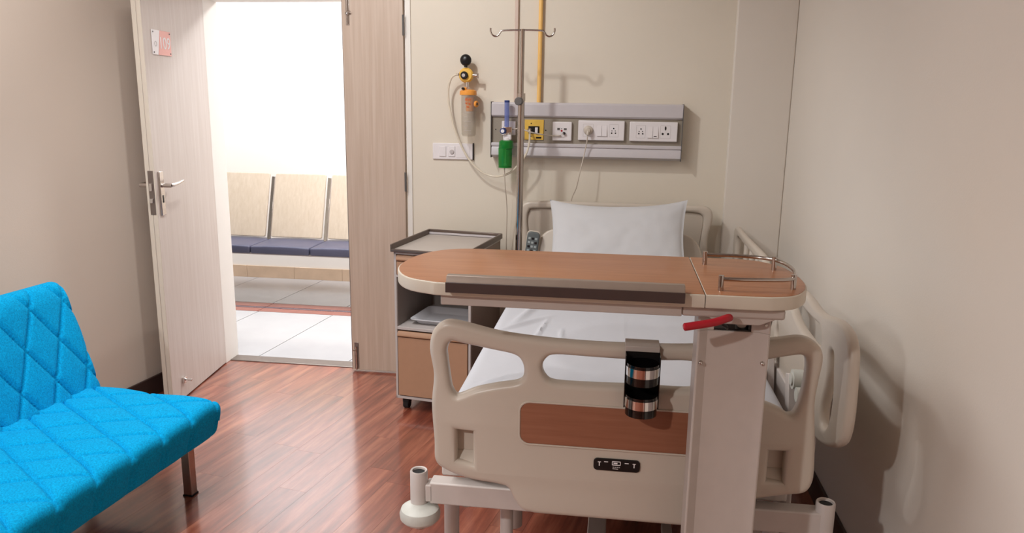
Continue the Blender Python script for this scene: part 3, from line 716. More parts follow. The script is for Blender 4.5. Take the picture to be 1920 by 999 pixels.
# pillow leaning on the headboard
pil = MB(); N = 46; V = []; F = []
def pil_pt(u, v, s):
    t = (max(0, 1-abs(u)**3.2)**0.55)*(max(0, 1-abs(v)**2.6)**0.6)
    x = 0.325*u*(1-0.075*(1-abs(v)**2)); y = 0.220*v*(1-0.15*(1-abs(u)**2.2))
    z = s*0.058*t
    if s > 0: z += 0.010*noise.noise(Vector((u*2.4, v*2, 1)))*t + 0.006*noise.noise(Vector((u*7, v*5, 4)))*(1-t*0.5)*t
    z += 0.012*(abs(u)**4)*(abs(v)**4)
    return (x, y, z)
for s in (1, -1):
    for j in range(N+1):
        for i in range(N+1): V.append(pil_pt(-1+2*i/N, -1+2*j/N, s))
n1 = (N+1)**2
for j in range(N):
    for i in range(N):
        a = j*(N+1)+i; F.append((a, a+1, a+N+2, a+N+1)); F.append((a+n1, a+n1+N+1, a+n1+N+2, a+n1+1))
pmesh = MB().add(V, F, Matrix.Translation((0.010, 3.575, 0.858)) @ Matrix.Rotation(radians(-1.5), 4, 'Y') @ Matrix.Rotation(radians(54), 4, 'X'))
po = pmesh.build('pillow', PILLOWM, angle=89)
bm = bmesh.new(); bm.from_mesh(po.data); bmesh.ops.remove_doubles(bm, verts=bm.verts, dist=1e-4); bm.to_mesh(po.data); bm.free()
tag(po, 'plump white pillow propped against the headboard', 'pillow')

# remote handset hooked at the head of the bed
rm = thing('bed_remote', 'grey handset remote hooked beside the pillow at the headboard', 'remote', (-0.405, 3.69, 0.70), 0)
Mr = Matrix.Translation((-0.413, 3.69, 0.70)) @ Matrix.Rotation(radians(7), 4, 'Y') @ Matrix.Rotation(radians(90), 4, 'X')
bo = plate('handset_body', rrect(-0.030, 0.0, 0.030, 0.175, 0.016, 4), [], 0.024, 0.005, REMOTE, rm, Mr)
plate('handset_back', rrect(-0.034, -0.004, 0.034, 0.179, 0.018, 4), [], 0.014, 0.004, BEDP, rm, Mr @ Matrix.Translation((0,0,-0.012)))
for j in range(7):
    for i in (-1, 0, 1):
        MB().box((i*0.016-0.006, 0.018+j*0.020, 0.0118), (i*0.016+0.006, 0.029+j*0.020, 0.0138), Mr).build('button', REMB if (i+j) % 3 else BLACK, bo, bevel=0.001)
MB().tube(loop([(-0.413,3.70,0.70),(-0.41,3.72,0.62),(-0.39,3.74,0.58)],5,False), 0.004, 8).build('handset_cord', CABLE, rm)

# ------------------------------------------------------------------ IV pole in the socket at the head of the bed
iv = thing('iv_pole', 'chrome IV pole with two hooks standing at the left of the headboard', 'iv pole', (-0.468, 3.72, 0.38), 0)
X0, Y0 = -0.468, 3.72
MB().cyl((X0-0.003, Y0, 0.375), (X0, Y0, 1.515), 0.0165, 24).build('lower_tube', POLEM, iv)
MB().cyl((X0, Y0, 1.50), (X0+0.001, Y0, 1.822), 0.0105, 20).build('upper_tube', POLEM, iv)
MB().cyl((X0, Y0, 1.495), (X0, Y0, 1.53), 0.0185, 24).build('collar', STEEL, iv)
MB().cyl((X0-0.006, Y0-0.012, 1.493), (X0-0.010, Y0-0.042, 1.493), 0.019, 20).build('height_knob', GREY, iv, bevel=0.003)
for s in (-1, 1):
    tip = X0+s*0.150
    pts = [(X0, Y0, 1.818), (X0+s*0.09, Y0, 1.815), (X0+s*0.103, Y0, 1.808), (X0+s*0.112, Y0, 1.795), (X0+s*0.127, Y0, 1.789), (X0+s*0.143, Y0, 1.797), (tip, Y0, 1.812), (tip, Y0, 1.826)]
    MB().tube(loop(pts, 5, False), 0.0042, 10).build('hook', POLEM, iv)

# ------------------------------------------------------------------ overbed table
ot = thing('overbed_table', 'wheeled overbed table with wood-look top and metal gallery rail across the bed', 'table', (0.266, 1.72, 0), 0)
ZT = 1.10
TO = [(-0.523,1.84),(-0.518,1.775),(-0.495,1.715),(-0.46,1.672),(-0.41,1.648),(-0.36,1.640),(-0.10,1.640),(0.12,1.640),(0.30,1.640),(0.345,1.645),(0.385,1.665),(0.415,1.71),(0.432,1.77),(0.436,1.84),(0.430,1.92),(0.412,1.98),(0.375,2.028),(0.335,2.046),(0.29,2.05),(0.0,2.05),(-0.30,2.05),(-0.38,2.048),(-0.44,2.030),(-0.485,1.985),(-0.512,1.92)]
TOL = loop(TO, 5)
def inset(pts, d, keep_join=None):
    n = len(pts); out = []
    for i in range(n):
        a, b, c = Vector(pts[i-1]), Vector(pts[i]), Vector(pts[(i+1)%n])
        e = (c-a).normalized(); nn = Vector((-e.y, e.x)); out.append(tuple(b+nn*d))
    return out
XS = 0.196
def sidecut(poly, s): return clip(poly, s, 0, s*XS - 0.0008)
for s, nm in ((1, 'fixed_top'), (-1, 'folding_top')):
    pass
left = clip(TOL, 1, 0, XS-0.0008); right = clip(TOL, -1, 0, -(XS+0.0008))
lt = plate('folding_top', left, [], 0.030, 0.003, TEDGE, ot, Matrix.Translation((0,0,ZT-0.0155)))
rt = plate('fixed_top', right, [], 0.030, 0.003, TEDGE, ot, Matrix.Translation((0,0,ZT-0.0155)))
INL = inset(TOL, 0.0035)
plate('wood_surface', clip(INL, 1, 0, XS-0.002), [], 0.0014, 0.0004, TWOOD, lt, Matrix.Translation((0,0,ZT-0.0002)))
plate('wood_surface', clip(INL, -1, 0, -(XS+0.002)), [], 0.0014, 0.0004, TWOOD, rt, Matrix.Translation((0,0,ZT-0.0002)))
tr = MB().prism([(1.622,1.083),(1.622,1.104),(1.632,1.1195),(1.650,1.1195),(1.655,1.1005),(1.6395,1.1005),(1.6395,1.083)], -0.366, 0.152, YZ(0)).build('front_stop', TTRIM, lt, bevel=0.0015)
MB().box((-0.366, 1.6185, 1.083), (0.152, 1.6225, 1.106)).build('stop_front_face', TRIMD, tr, bevel=0.001)
MB().box((-0.385, 1.665, 1.055), (0.150, 1.74, 1.0695)).box((-0.385, 1.655, 1.045), (0.150, 1.668, 1.0695)).build('under_rail', TMETAL, ot, bevel=0.002)
MB().box((0.150, 1.658, 1.045), (0.368, 1.90, 1.0695)).build('support_plate', TMETAL, ot, bevel=0.006)
brk = MB().prism([(0.205,1.047),(0.352,1.047),(0.346,1.044),(0.316,1.031),(0.240,1.031),(0.224,1.035)], -0.006, 0.006, XZ(1.668)).build('bracket', TMETAL, ot, bevel=0.002)
# column: folded channel with a slot near the top
colp = [(0.189,1.76),(0.189,1.684),(0.193,1.682),(0.212,1.696),(0.320,1.696),(0.341,1.682),(0.345,1.684),(0.345,1.76)]
cm = MB()
cm.prism(colp, 0.07, 1.006)
# walls beside the slot
cm.prism([(0.189,1.76),(0.189,1.684),(0.193,1.682),(0.212,1.696),(0.226,1.696),(0.226,1.76)], 1.006, 1.046)
cm.prism([(0.306,1.76),(0.306,1.696),(0.320,1.696),(0.341,1.682),(0.345,1.684),(0.345,1.76)], 1.006, 1.046)
co = cm.build('column', TMETAL, ot, bevel=0.0015)
MB().box((0.2265, 1.700, 1.0062), (0.3055, 1.745, 1.0095)).box((0.255, 1.70, 1.0095), (0.272, 1.72, 1.034)).box((0.300, 1.70, 1.0095), (0.3058, 1.755, 1.046)).build('slot_mechanism', BLACK, co, bevel=0.001)
MB().cyl((0.287, 1.710, 1.022), (0.287, 1.74, 1.022), 0.012).build('slot_roller', DSTEEL, co)
for (x, z) in ((0.200, 0.932), (0.334, 0.938)):
    MB().cyl((x, 1.700, z), (x, 1.686, z), 0.0052, 14).sphere((x, 1.685, z), 0.005, 12).build('screw', STEEL, co)
MB().cyl((0.335, 1.698, 1.026), (0.335, 1.684, 1.026), 0.003, 12).build('screw', STEEL, co)
lv = MB().tube(loop([(0.150,1.600,1.037),(0.17,1.604,1.040),(0.215,1.615,1.047),(0.240,1.624,1.054),(0.250,1.64,1.052)],5,False), [0.0055]+[0.0085]*18+[0.007, 0.006], 14).build('release_lever', RED, ot)
MB().cyl((0.246, 1.632, 1.053), (0.255, 1.675, 1.043), 0.004).build('lever_rod', STEEL, ot)
MB().tube(loop([(0.232,1.655,1.047),(0.236,1.650,1.035),(0.246,1.652,1.028),(0.248,1.66,1.022)],4,False), 0.0035, 8).build('cable_clip', BLACK, ot)
# gallery rail
rp = [(0.226,1.958),(0.30,1.957),(0.35,1.948),(0.386,1.925),(0.405,1.88),(0.410,1.82),(0.404,1.765),(0.392,1.722),(0.37,1.700),(0.33,1.690),(0.28,1.684),(0.232,1.683)]
rr_ = loop([(x, y, ZT+0.026) for x, y in rp], 6, False)
gr = MB().tube(rr_, 0.0044, 12).build('gallery_rail', POLEM, rt)
for (x, y) in ((0.226,1.958),(0.388,1.922),(0.392,1.722),(0.232,1.683)):
    MB().cyl((x, y, ZT), (x, y, ZT+0.034), 0.0062, 16).build('rail_post', POLEM, rt)
# base under the bed
MB().box((0.16, 1.68, 0.03), (0.37, 1.80, 0.07)).box((0.20, 1.74, 0.04), (0.235, 2.5, 0.065)).build('base', TMETAL, ot, bevel=0.004)
for (x, y) in ((0.18, 1.70), (0.35, 1.70), (0.2175, 2.48)):
    MB().cyl((x-0.012, y, 0.022), (x+0.012, y, 0.022), 0.022).cyl((x, y, 0.02), (x, y, 0.045), 0.006).build('castor', GREY, ot)

# ------------------------------------------------------------------ bottle holder hung over the footboard rail
bh = thing('bottle_holder', 'black smoked two-ring bottle holder hung on the footboard', 'bottle holder', (0.082, 1.83, 0.74), 0)
MB().box((0.036, 1.838, 0.9095), (0.120, 1.897, 0.914)).box((0.036, 1.836, 0.900), (0.120, 1.840, 0.914)).box((0.036, 1.896, 0.87), (0.120, 1.899, 0.914)).build('top_clip', TMETAL, bh, bevel=0.002)
MB().box((0.038, 1.842, 0.752), (0.121, 1.846, 0.910)).build('back_plate', BLACK, bh, bevel=0.002)
for xx in (0.037, 0.119): MB().box((xx, 1.806, 0.765), (xx+0.003, 1.844, 0.898)).build('side_plate', SMOKE, bh, bevel=0.001)
for zc in (0.866, 0.786):
    hp_ = [(0.0395*cos(a), 0.0395*sin(a)) for a in [2*pi*k/40 for k in range(40)]]
    ring = MB().lathe([(0.0385, 0),(0.0400, 0),(0.0400, 0.022),(0.0385, 0.022)], 40, Matrix.Translation((0.0795, 1.803, zc-0.011)), closed=True).build('holder_ring', CHROME, bh)
    MB().lathe([(0.001, 0), (0.037, 0), (0.037, 0.002), (0.001, 0.002)], 32, Matrix.Translation((0.0795, 1.803, zc-0.03 if zc > 0.8 else zc-0.028))).build('cup_floor', SMOKE, ring)
    MB().lathe([(0.0375, 0), (0.0383, 0), (0.0383, 0.05), (0.0375, 0.05)], 32, Matrix.Translation((0.0795, 1.803, zc-0.032)), closed=True).build('cup_wall', SMOKE, ring)

# ------------------------------------------------------------------ bedside locker
la_ = radians(-8.5)
lk_ = thing('bedside_locker', 'bedside locker with tan drawer and door beside the narrow door leaf', 'cabinet', (-1.030, 3.462, 0), la_)
Ml = lk_.matrix_basis; W, DP, H0, H1 = 0.385, 0.45, 0.065, 0.795
fr = MB()
t = 0.012
fr.box((0, 0, H0), (t, DP, H1), Ml).box((W-t, 0, H0), (W, DP, H1), Ml).box((0, DP-0.01, H0), (W, DP, H1), Ml)
fr.box((0, 0, H0), (W, DP, H0+0.014), Ml).box((0, 0, H1-0.012), (W, DP, H1), Ml).box((t, 0.0, 0.415), (W-t, DP-0.01, 0.43), Ml).box((t, 0.0, 0.672), (W-t, DP-0.01, 0.684), Ml)
fr.build('body', LOCK_W, lk_, bevel=0.002)
MB().box((t, 0.006, 0.43), (t+0.002, DP-0.012, 0.672), Ml).box((W-t-0.002, 0.006, 0.43), (W-t, DP-0.012, 0.672), Ml).box((t, DP-0.014, 0.43), (W-t, DP-0.011, 0.672), Ml).build('shelf_lining', LOCK_I, lk_, smooth=False)
MB().box((W, 0.012, H0), (W+0.002, DP, H1), Ml).box((-0.002, 0.012, H0), (0, DP, H1), Ml).build('side_panel', LOCK_S, lk_, smooth=False)
dr = MB().box((t+0.003, -0.004, 0.685), (W-t-0.003, 0.016, 0.748), Ml).build('drawer', LOCK_T, lk_, bevel=0.003)
MB().prism([(0.0,0.750),(-0.010,0.758),(-0.010,0.764),(0.0,0.780),(0.016,0.780),(0.016,0.750)], t+0.003, W-t-0.003, Ml @ YZ(0)).build('finger_grip', LOCK_T, dr, bevel=0.001)
do = MB().box((t+0.003, -0.004, H0+0.018), (W-t-0.003, 0.014, 0.378), Ml).build('cupboard_door', LOCK_T, lk_, bevel=0.003)
MB().prism([(0.0,0.380),(-0.010,0.386),(-0.010,0.392),(0.0,0.408),(0.014,0.408),(0.014,0.380)], t+0.003, W-t-0.003, Ml @ YZ(0)).build('finger_grip', LOCK_T, do, bevel=0.001)
MB().box((-0.004, -0.012, H1), (W+0.004, DP, H1+0.012), Ml).build('top', mat('locker_tray_floor', S(184, 174, 166), 0.4), lk_, bevel=0.003)
rim = MB()
a0, a1, b0, b1 = -0.010, W+0.012, -0.018, DP+0.005
for (p, q) in (((a0,b0),(a0+0.010,b1)),((a1-0.010,b0),(a1,b1)),((a0,b1-0.010),(a1,b1))):
    rim.box((p[0], p[1], H1+0.010), (q[0], q[1], H1+0.038), Ml)
rim.box((a0, b0, H1+0.000), (a1, b0+0.012, H1+0.016), Ml)
rim.build('tray_rim', LOCK_RIM, lk_, bevel=0.004, seg=3)
MB().box((a0+0.01, b1-0.016, H1+0.014), (a1-0.01, b1-0.010, H1+0.024), Ml).build('rim_bar', ALU, lk_, bevel=0.001)
for (x, y) in ((0.035,0.05),(W-0.035,0.05),(0.035,DP-0.05),(W-0.035,DP-0.05)):
    cs = MB().cyl(Ml @ Vector((x-0.014,y,0.023)), Ml @ Vector((x+0.014,y,0.023)), 0.023).build('castor', RUBBER, lk_, bevel=0.003)
    MB().box((x-0.018, y-0.015, 0.03), (x+0.018, y+0.018, H0+0.001), Ml).build('castor_housing', BLACK, cs, bevel=0.003)
# tray on the open shelf
Mt = Ml @ Matrix.Translation((0.205, 0.17, 0.4305))
ty = MB(); rings = [(0.105,0.085,0.0),(0.12,0.10,0.002),(0.138,0.118,0.024),(0.149,0.129,0.027),(0.149,0.129,0.031),(0.136,0.116,0.029),(0.116,0.096,0.006),(0.10,0.08,0.0045)]
V = []; F = []; per = None
for (a, b, z) in rings:
    q = rrect(-a, -b, a, b, 0.022, 4); per = len(q); V += [(x, y, z) for x, y in q]
for j in range(len(rings)-1):
    for i in range(per): F.append((j*per+i, j*per+(i+1)%per, (j+1)*per+(i+1)%per, (j+1)*per+i))
F.append(tuple(range(per-1,-1,-1))); F.append(tuple((len(rings)-1)*per+i for i in range(per)))
tag(ty.add(V, F, Mt).build('serving_tray', TRAYM, angle=60), 'shallow grey tray lying on the open shelf of the bedside locker', 'tray')

# ------------------------------------------------------------------ bed head unit on the wall
bp = thing('bed_head_unit', 'long grey and white medical wall panel of outlets above the bed', 'wall panel', (-0.17, D, 1.34), 0)
PX0, PX1 = -0.643, 0.302
MB().prism([(D-0.0,1.416),(D-0.062,1.416),(D-0.070,1.424),(D-0.070,1.480),(D-0.062,1.488),(D,1.488)], PX0, PX1, YZ(0)).build('upper_rail', ALU, bp, bevel=0.001)
MB().prism([(D,1.288),(D-0.066,1.288),(D-0.070,1.284),(D-0.070,1.272),(D-0.063,1.270),(D-0.068,1.262),(D-0.070,1.226),(D-0.040,1.214),(D,1.212)], PX0, PX1, YZ(0)).build('lower_rail', ALU, bp, bevel=0.001)
MB().box((PX0, D-0.055, 1.286), (PX1, D, 1.418)).build('recessed_strip', PGREY, bp)
PF = D-0.055
def screwdot(x, z, par, r=0.003, y=None, m=BLACK):
    y = PF if y is None else y
    MB().cyl((x, y+0.001, z), (x, y-0.0012, z), r, 12).build('screw', m, par)
MB().box((PX0-0.003, D-0.072, 1.212), (PX0, D, 1.490)).build('end_cap', GREY, bp)
MB().box((PX1, D-0.072, 1.212), (PX1+0.003, D, 1.490)).build('end_cap', GREY, bp)
for x in (-0.622, -0.505): screwdot(x, 1.352, bp)
# yellow vacuum outlet
yo = MB().box((-0.474, PF-0.005, 1.304), (-0.378, PF, 1.404)).build('yellow_outlet', YEL, bp, bevel=0.002)
MB().box((-0.455, PF-0.008, 1.335), (-0.400, PF-0.0045, 1.372)).build('outlet_opening', BLACK, yo, bevel=0.001)
MB().box((-0.421, PF-0.016, 1.337), (-0.407, PF-0.007, 1.366)).build('latch_tab', SOCK, yo, bevel=0.002)
MB().cyl((-0.448, PF-0.004, 1.354), (-0.448, PF-0.024, 1.354), 0.0095).build('nozzle', DSTEEL, yo)
MB().box((-0.416, PF-0.0058, 1.311), (-0.389, PF-0.0048, 1.319)).build('black_label', BLACK, yo)
for (x, z) in ((-0.441, 1.385), (-0.442, 1.322), (-0.368, 1.352)): screwdot(x, z, bp if x > -0.37 else yo, 0.0035, PF-0.004 if x < -0.37 else PF)
# sockets
def rplate(x0, x1, z0, z1, nm):
    o = MB().box((x0, PF-0.016, z0), (x1, PF, z1)).build(nm, SOCK, bp, bevel=0.004, seg=3); return o
ny = PF-0.016
nc = rplate(-0.333, -0.237, 1.303, 1.396, 'nurse_call_plate')
MB().box((-0.309, ny-0.0012, 1.355), (-0.296, ny+0.0005, 1.366)).box((-0.276, ny-0.0012, 1.356), (-0.262, ny+0.0005, 1.365)).build('grey_window', GREY, nc)
MB().cyl((-0.287, ny-0.0012, 1.352), (-0.287, ny+0.001, 1.352), 0.005, 14).build('call_symbol', RED, nc)
MB().cyl((-0.287, ny-0.0012, 1.363), (-0.287, ny+0.001, 1.363), 0.002, 10).build('indicator', BLACK, nc)
MB().cyl((-0.274, ny-0.012, 1.340), (-0.274, ny+0.001, 1.340), 0.0068, 16).build('cord_jack', BLACK, nc)
def holes5(cx, cz, par):
    for (dx, dz, r) in ((0,0.016,0.0035),(-0.0085,0.004,0.0025),(0.0085,0.004,0.0025),(-0.0095,-0.007,0.0036),(0.0095,-0.007,0.0036)):
        MB().cyl((cx+dx, ny+0.001, cz+dz), (cx+dx, ny-0.0008, cz+dz), r, 12).build('pin_hole', BLACK, par)
def frame(cx, cz, w, h, par, nm='module'):
    plate(nm, rrect(cx-w/2, cz-h/2, cx+w/2, cz+h/2, 0.002, 2), [rrect(cx-w/2+0.001, cz-h/2+0.001, cx+w/2-0.001, cz+h/2-0.001, 0.0015, 2)], 0.0012, 0.0003, SOCKG, par, XZ(ny))
s1 = rplate(-0.205, 0.023, 1.308, 1.405, 'socket_plate')
frame(-0.155, 1.357, 0.05, 0.062, s1); frame(-0.029, 1.357, 0.045, 0.062, s1); holes5(-0.030, 1.352, s1)
for k in range(2): MB().add([(-0.113+k*0.026,ny-0.001,1.33),(-0.089+k*0.026,ny-0.001,1.33),(-0.089+k*0.026,ny-0.0005,1.382),(-0.113+k*0.026,ny-0.0005,1.382),(-0.113+k*0.026,ny-0.006,1.33),(-0.089+k*0.026,ny-0.006,1.33)],[(4,5,2,3),(0,1,5,4),(0,4,3),(1,2,5),(0,3,2,1)]).build('switch_rocker', SOCK, s1)
s2 = rplate(0.048, 0.280, 1.308, 1.403, 'socket_plate')
frame(0.103, 1.355, 0.045, 0.062, s2); frame(0.222, 1.355, 0.05, 0.062, s2); holes5(0.103, 1.352, s2)
for k in range(2): MB().add([(0.135+k*0.027,ny-0.001,1.326),(0.160+k*0.027,ny-0.001,1.326),(0.160+k*0.027,ny-0.0005,1.382),(0.135+k*0.027,ny-0.0005,1.382),(0.135+k*0.027,ny-0.006,1.326),(0.160+k*0.027,ny-0.006,1.326)],[(4,5,2,3),(0,1,5,4),(0,4,3),(1,2,5),(0,3,2,1)]).build('switch_rocker', SOCK, s2)
MB().box((0.166, ny-0.0062, 1.331), (0.180, ny-0.004, 1.335)).build('switch_mark', BLACK, s2)
for (dx, dz, w, h) in ((0.0,0.016,0.004,0.010),(-0.013,-0.011,0.0052,0.005),(0.013,-0.011,0.0052,0.005)):
    MB().add([], []).lathe([(0.001,-0.0005),(1,-0.0005),(1,0.0012),(0.001,0.0012)], 14, Matrix.Translation((0.222+dx, ny, 1.357+dz)) @ Matrix.Rotation(pi/2,4,'X') @ Matrix.Diagonal((w,h,1,1))).build('pin_hole', BLACK, s2)

# plug and mains cord
pg = thing('power_plug', 'round grey mains plug and cord hanging from the wall socket', 'plug', (-0.155, ny, 1.352), 0)
MB().lathe([(0.001,0),(0.022,0),(0.023,0.004),(0.021,0.012),(0.012,0.018),(0.011,0.028),(0.001,0.030)], 24, Matrix.Translation((-0.155, ny-0.0005, 1.357)) @ Matrix.Rotation(pi/2,4,'X')).build('plug_body', CABLE, pg)
MB().tube(loop([(-0.155,ny-0.022,1.357),(-0.156,ny-0.03,1.340),(-0.158,ny-0.026,1.31),(-0.168,ny-0.02,1.25),(-0.180,ny-0.03,1.19),(-0.192,ny-0.035,1.13),(-0.205,ny-0.02,1.07),(-0.225,ny+0.0,1.02),(-0.235,ny+0.01,0.95),(-0.24,ny+0.03,0.80)],6,False), [0.0065]*8+[0.0028]*47, 8).build('mains_cord', CABLE, pg)

# nurse call cable looping behind the pole, and clear tube down from the yellow outlet
nl = MB().tube(loop([(-0.290,ny-0.006,1.327),(-0.335,ny-0.012,1.328),(-0.38,ny-0.030,1.333),(-0.44,ny-0.045,1.345),(-0.49,ny-0.04,1.36),(-0.53,ny-0.02,1.355)],6,False), 0.0032, 8)
nl.tube(loop([(-0.274,ny-0.010,1.340),(-0.285,ny-0.013,1.333),(-0.31,ny-0.008,1.326),(-0.328,ny-0.006,1.323)],5,False), 0.0016, 6)
tag(nl.build('call_cable', CABLE), 'thin cream cable running left from the small square call plate', 'cable')
vt = MB().tube(loop([(-0.448,PF-0.022,1.352),(-0.443,PF-0.045,1.335),(-0.446,PF-0.04,1.29),(-0.458,PF-0.045,1.24),(-0.487,PF-0.05,1.195),(-0.54,PF-0.045,1.14),(-0.62,PF-0.01,1.115),(-0.70,PF+0.0,1.14),(-0.77,PF+0.01,1.21),(-0.83,PF+0.012,1.33),(-0.862,PF+0.012,1.45),(-0.868,PF+0.005,1.54),(-0.852,PF-0.005,1.597),(-0.830,PF-0.01,1.617),(-0.812,PF-0.012,1.620)],6,False), 0.0052, 10)
tag(vt.build('suction_tube', TUBEM), 'clear tube looping from the yellow regulator to the yellow outlet', 'tube')

# ------------------------------------------------------------------ yellow vacuum regulator with collection jar
vr = thing('suction_regulator', 'yellow suction regulator with black knob and clear jar on the wall', 'suction regulator', (-0.775, D, 1.45), 0)
VY = D-0.06
MB().cyl((-0.775, D-0.001, 1.617), (-0.775, D-0.035, 1.617), 0.018).build('wall_mount', STEEL, vr, bevel=0.002)
MB().lathe([(0.001,0),(0.030,0.0),(0.036,0.008),(0.037,0.024),(0.030,0.034),(0.001,0.036)], 32, Matrix.Translation((-0.775, D-0.034, 1.617)) @ Matrix.Rotation(pi/2,4,'X')).build('regulator_body', YKNOB, vr)
dl = MB().lathe([(0.001,0),(0.019,0.0),(0.019,0.010),(0.015,0.013),(0.001,0.013)], 24, Matrix.Translation((-0.781, D-0.069, 1.616)) @ Matrix.Rotation(pi/2,4,'X')).build('gauge_dial', BLACK, vr)
MB().cyl((-0.783, D-0.081, 1.616), (-0.783, D-0.085, 1.616), 0.0085, 16).build('dial_centre', SOCKG, dl)
MB().sphere((-0.776, VY, 1.690), 0.029, 24, (1, 0.7, 1)).cyl((-0.776, VY, 1.655), (-0.776, VY, 1.668), 0.009).build('control_knob', BLACK, vr)
MB().cyl((-0.74, VY, 1.617), (-0.712, VY, 1.615), 0.008).cyl((-0.714, VY-0.006, 1.626), (-0.714, VY-0.006, 1.602), 0.005).build('side_nozzle', STEEL, vr)
MB().cyl((-0.81, VY, 1.620), (-0.825, VY-0.004, 1.620), 0.006).build('hose_nozzle', STEEL, vr)
MB().cyl((-0.768, VY, 1.583), (-0.765, VY, 1.553), 0.007).build('jar_stem', CHROME, vr)
JX, JY = -0.763, VY-0.002
ld = MB().lathe([(0.001,0.0),(0.042,0.0),(0.043,0.004),(0.042,0.020),(0.030,0.026),(0.001,0.028)], 28, Matrix.Translation((JX, JY, 1.520))).sphere((JX-0.012, JY-0.02, 1.550), 0.010, 12).build('jar_lid', ORANGE, vr)
MB().cyl((JX-0.016, JY-0.03, 1.551), (JX-0.022, JY-0.04, 1.551), 0.006, 12).build('lid_valve', BLACK, ld)
jr = MB().lathe([(0.0385,0.208),(0.038,0.06),(0.036,0.012),(0.031,0.003),(0.001,0.0),(0.001,0.004),(0.029,0.006),(0.034,0.014),(0.036,0.06),(0.0365,0.208)], 32, Matrix.Translation((JX+0.003, JY, 1.313))).build('jar', CLEAR, vr)
MB().lathe([(0.001,0),(0.018,0),(0.020,0.006),(0.020,0.070),(0.001,0.072)], 20, Matrix.Translation((JX+0.008, JY, 1.440))).build('float_valve', ORANGE, jr)
for k in range(5):
    a0_, a1_ = -pi/2-0.4, -pi/2+0.5
    z = 1.345+k*0.022; vv = []; ff = []
    for i in range(7):
        a = a0_+(a1_-a0_)*i/6*(0.55 if k % 2 else 1); vv += [(JX+0.003+0.0393*cos(a), JY+0.0393*sin(a), z), (JX+0.003+0.0393*cos(a), JY+0.0393*sin(a), z+0.0016)]
    for i in range(6): ff.append((2*i, 2*i+2, 2*i+3, 2*i+1))
    MB().add(vv, ff).build('graduation', SOCKG, jr)
for (aa, zz_, w_s, h_s) in ((-1.75,1.498,0.006,0.012),(-1.5,1.498,0.005,0.011),(-1.25,1.498,0.006,0.010),(-1.7,1.48,0.010,0.005),(-1.3,1.477,0.008,0.006),(-1.5,1.462,0.012,0.005)):
    MB().box((-w_s/2,-0.0006,-h_s/2),(w_s/2,0.0006,h_s/2), Matrix.Translation((JX+0.003+0.0400*cos(aa), JY+0.0400*sin(aa), zz_)) @ Matrix.Rotation(aa+pi/2,4,'Z')).build('jar_print', PRINT, jr)
MB().cyl((JX+0.036, JY-0.005, 1.476), (JX+0.048, JY-0.01, 1.476), 0.016).build('side_cap', ORANGE, vr, bevel=0.003)
MB().cyl((JX+0.046, JY-0.01, 1.476), (JX+0.050, JY-0.011, 1.476), 0.006).build('cap_port', BLACK, vr)

# ------------------------------------------------------------------ oxygen flowmeter with green humidifier
of = thing('oxygen_flowmeter', 'oxygen flowmeter with blue tube and green humidifier bottle left of the IV pole', 'flowmeter', (-0.565, PF, 1.34), 0)
FX, FYm = -0.560, PF-0.055
ob_ = MB().box((-0.590, PF-0.012, 1.325), (-0.520, PF, 1.395)).build('outlet_block', SOCK, of, bevel=0.003)
MB().cyl((FX+0.005, PF-0.010, 1.352), (FX+0.005, FYm, 1.352), 0.011).build('outlet_probe', CHROME, of)
MB().lathe([(0.0125,0),(0.0125,0.115),(0.0128,0.118),(0.0125,0.124),(0.001,0.126),(0.001,0.0)], 20, Matrix.Translation((FX+0.002, FYm, 1.366))).build('flow_tube', BCLEAR, of)
MB().cyl((FX+0.002, FYm, 1.486), (FX+0.002, FYm, 1.497), 0.0132).build('tube_cap', BLUEC, of, bevel=0.002)
MB().box((FX-0.014, FYm-0.012, 1.338), (FX+0.030, FYm+0.012, 1.368)).cyl((FX+0.004, FYm, 1.30), (FX+0.004, FYm, 1.34), 0.014).build('valve_body', CHROME, of, bevel=0.002)
kn = MB().cyl((FX-0.012, FYm-0.01, 1.348), (FX-0.014, FYm-0.034, 1.348), 0.0145).build('flow_knob', BLUEC, of, bevel=0.003)
MB().cyl((FX-0.014, FYm-0.034, 1.348), (FX-0.014, FYm-0.036, 1.348), 0.009, 16).build('knob_face', WHITE, kn)
MB().cyl((FX+0.004, FYm, 1.296), (FX+0.004, FYm, 1.318), 0.020).box((FX-0.014, FYm-0.016, 1.305), (FX+0.026, FYm+0.016, 1.330)).build('bottle_neck', SOCK, of, bevel=0.003)
Mg = Matrix.Translation((FX-0.006, FYm, 0)) @ Matrix.Rotation(radians(3), 4, 'Y')
MB().lathe([(0.001,0),(0.036,0.0),(0.037,0.003),(0.035,0.034),(0.026,0.040),(0.001,0.040)], 28, Matrix.Translation((FX, FYm, 1.262))).build('bottle_cap', GREEN, of)
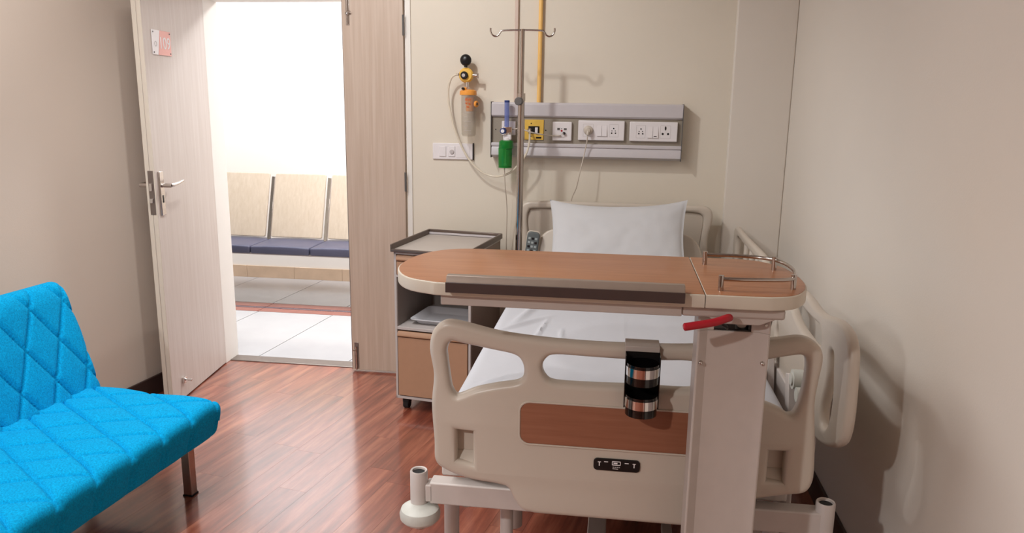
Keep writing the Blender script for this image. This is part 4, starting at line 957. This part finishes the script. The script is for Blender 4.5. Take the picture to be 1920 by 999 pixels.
gb = MB().lathe([(0.0350,0.098),(0.034,0.010),(0.031,0.001),(0.001,0.0),(0.001,0.003),(0.029,0.004),(0.032,0.012),(0.0330,0.098)], 28, Matrix.Translation((FX-0.004, FYm, 1.166)) ).build('humidifier_bottle', GCLEAR, of)
MB().cyl((FX-0.004, FYm, 1.178), (FX-0.002, FYm, 1.262), 0.004, 10).sphere((FX-0.004, FYm, 1.18), 0.009, 12).build('bubble_stem', SOCK, gb)
MB().lathe([(0.001,0.0),(0.0345,0.0),(0.0345,0.004),(0.001,0.004)], 28, Matrix.Translation((FX-0.004, FYm, 1.166))).build('bottle_base', GREEN, gb)
MB().tube(loop([(FX-0.006,FYm-0.01,1.168),(FX-0.004,FYm,1.09),(FX+0.002,FYm+0.04,0.95),(FX-0.002,FYm+0.06,0.80),(FX,FYm+0.06,0.66)],8,False), 0.0026, 8).build('oxygen_line', CABLE, of)

# pipes on the wall
yp = MB().cyl((-0.410, D-0.016, 1.489), (-0.406, D-0.016, 2.695), 0.0105, 16)
yp = yp.build('yellow_pipe', YPIPE); tag(yp, 'yellow gas pipe dropping from above into the wall panel', 'pipe')
cpp = MB().box((-0.538, D-0.014, 1.489), (-0.520, D-0.0002, 2.695)).build('wall_conduit', PPIPE, bevel=0.003)
tag(cpp, 'beige vertical conduit on the wall directly behind the IV pole', 'pipe')

# switch plate left of the bed
sw = thing('switch_plate', 'white wall switch plate with two switches beside the suction jar', 'switch', (-0.853, D, 1.235), 0)
sb = MB().box((-0.961, D-0.010, 1.192), (-0.748, D, 1.276)).build('plate', SOCK, sw, bevel=0.003)
ny2 = D-0.010
for k in range(2): MB().box((-0.925+k*0.048, ny2-0.004, 1.207), (-0.890+k*0.048, ny2+0.001, 1.260)).build('switch_rocker', SOCK, sb, bevel=0.0015)
MB().cyl((-0.858, ny2-0.009, 1.232), (-0.858, ny2-0.002, 1.232), 0.011, 20).build('regulator_knob', SOCKG, sb, bevel=0.001)
MB().box((-0.749, D-0.012, 1.192), (-0.744, D, 1.278)).build('end_strip', BLACK, sb)
MB().box((-0.835, ny2-0.0012, 1.203), (-0.765, ny2+0.001, 1.265)).build('blank_cover', SOCK, sb, bevel=0.0005)
print('planks', nplank)
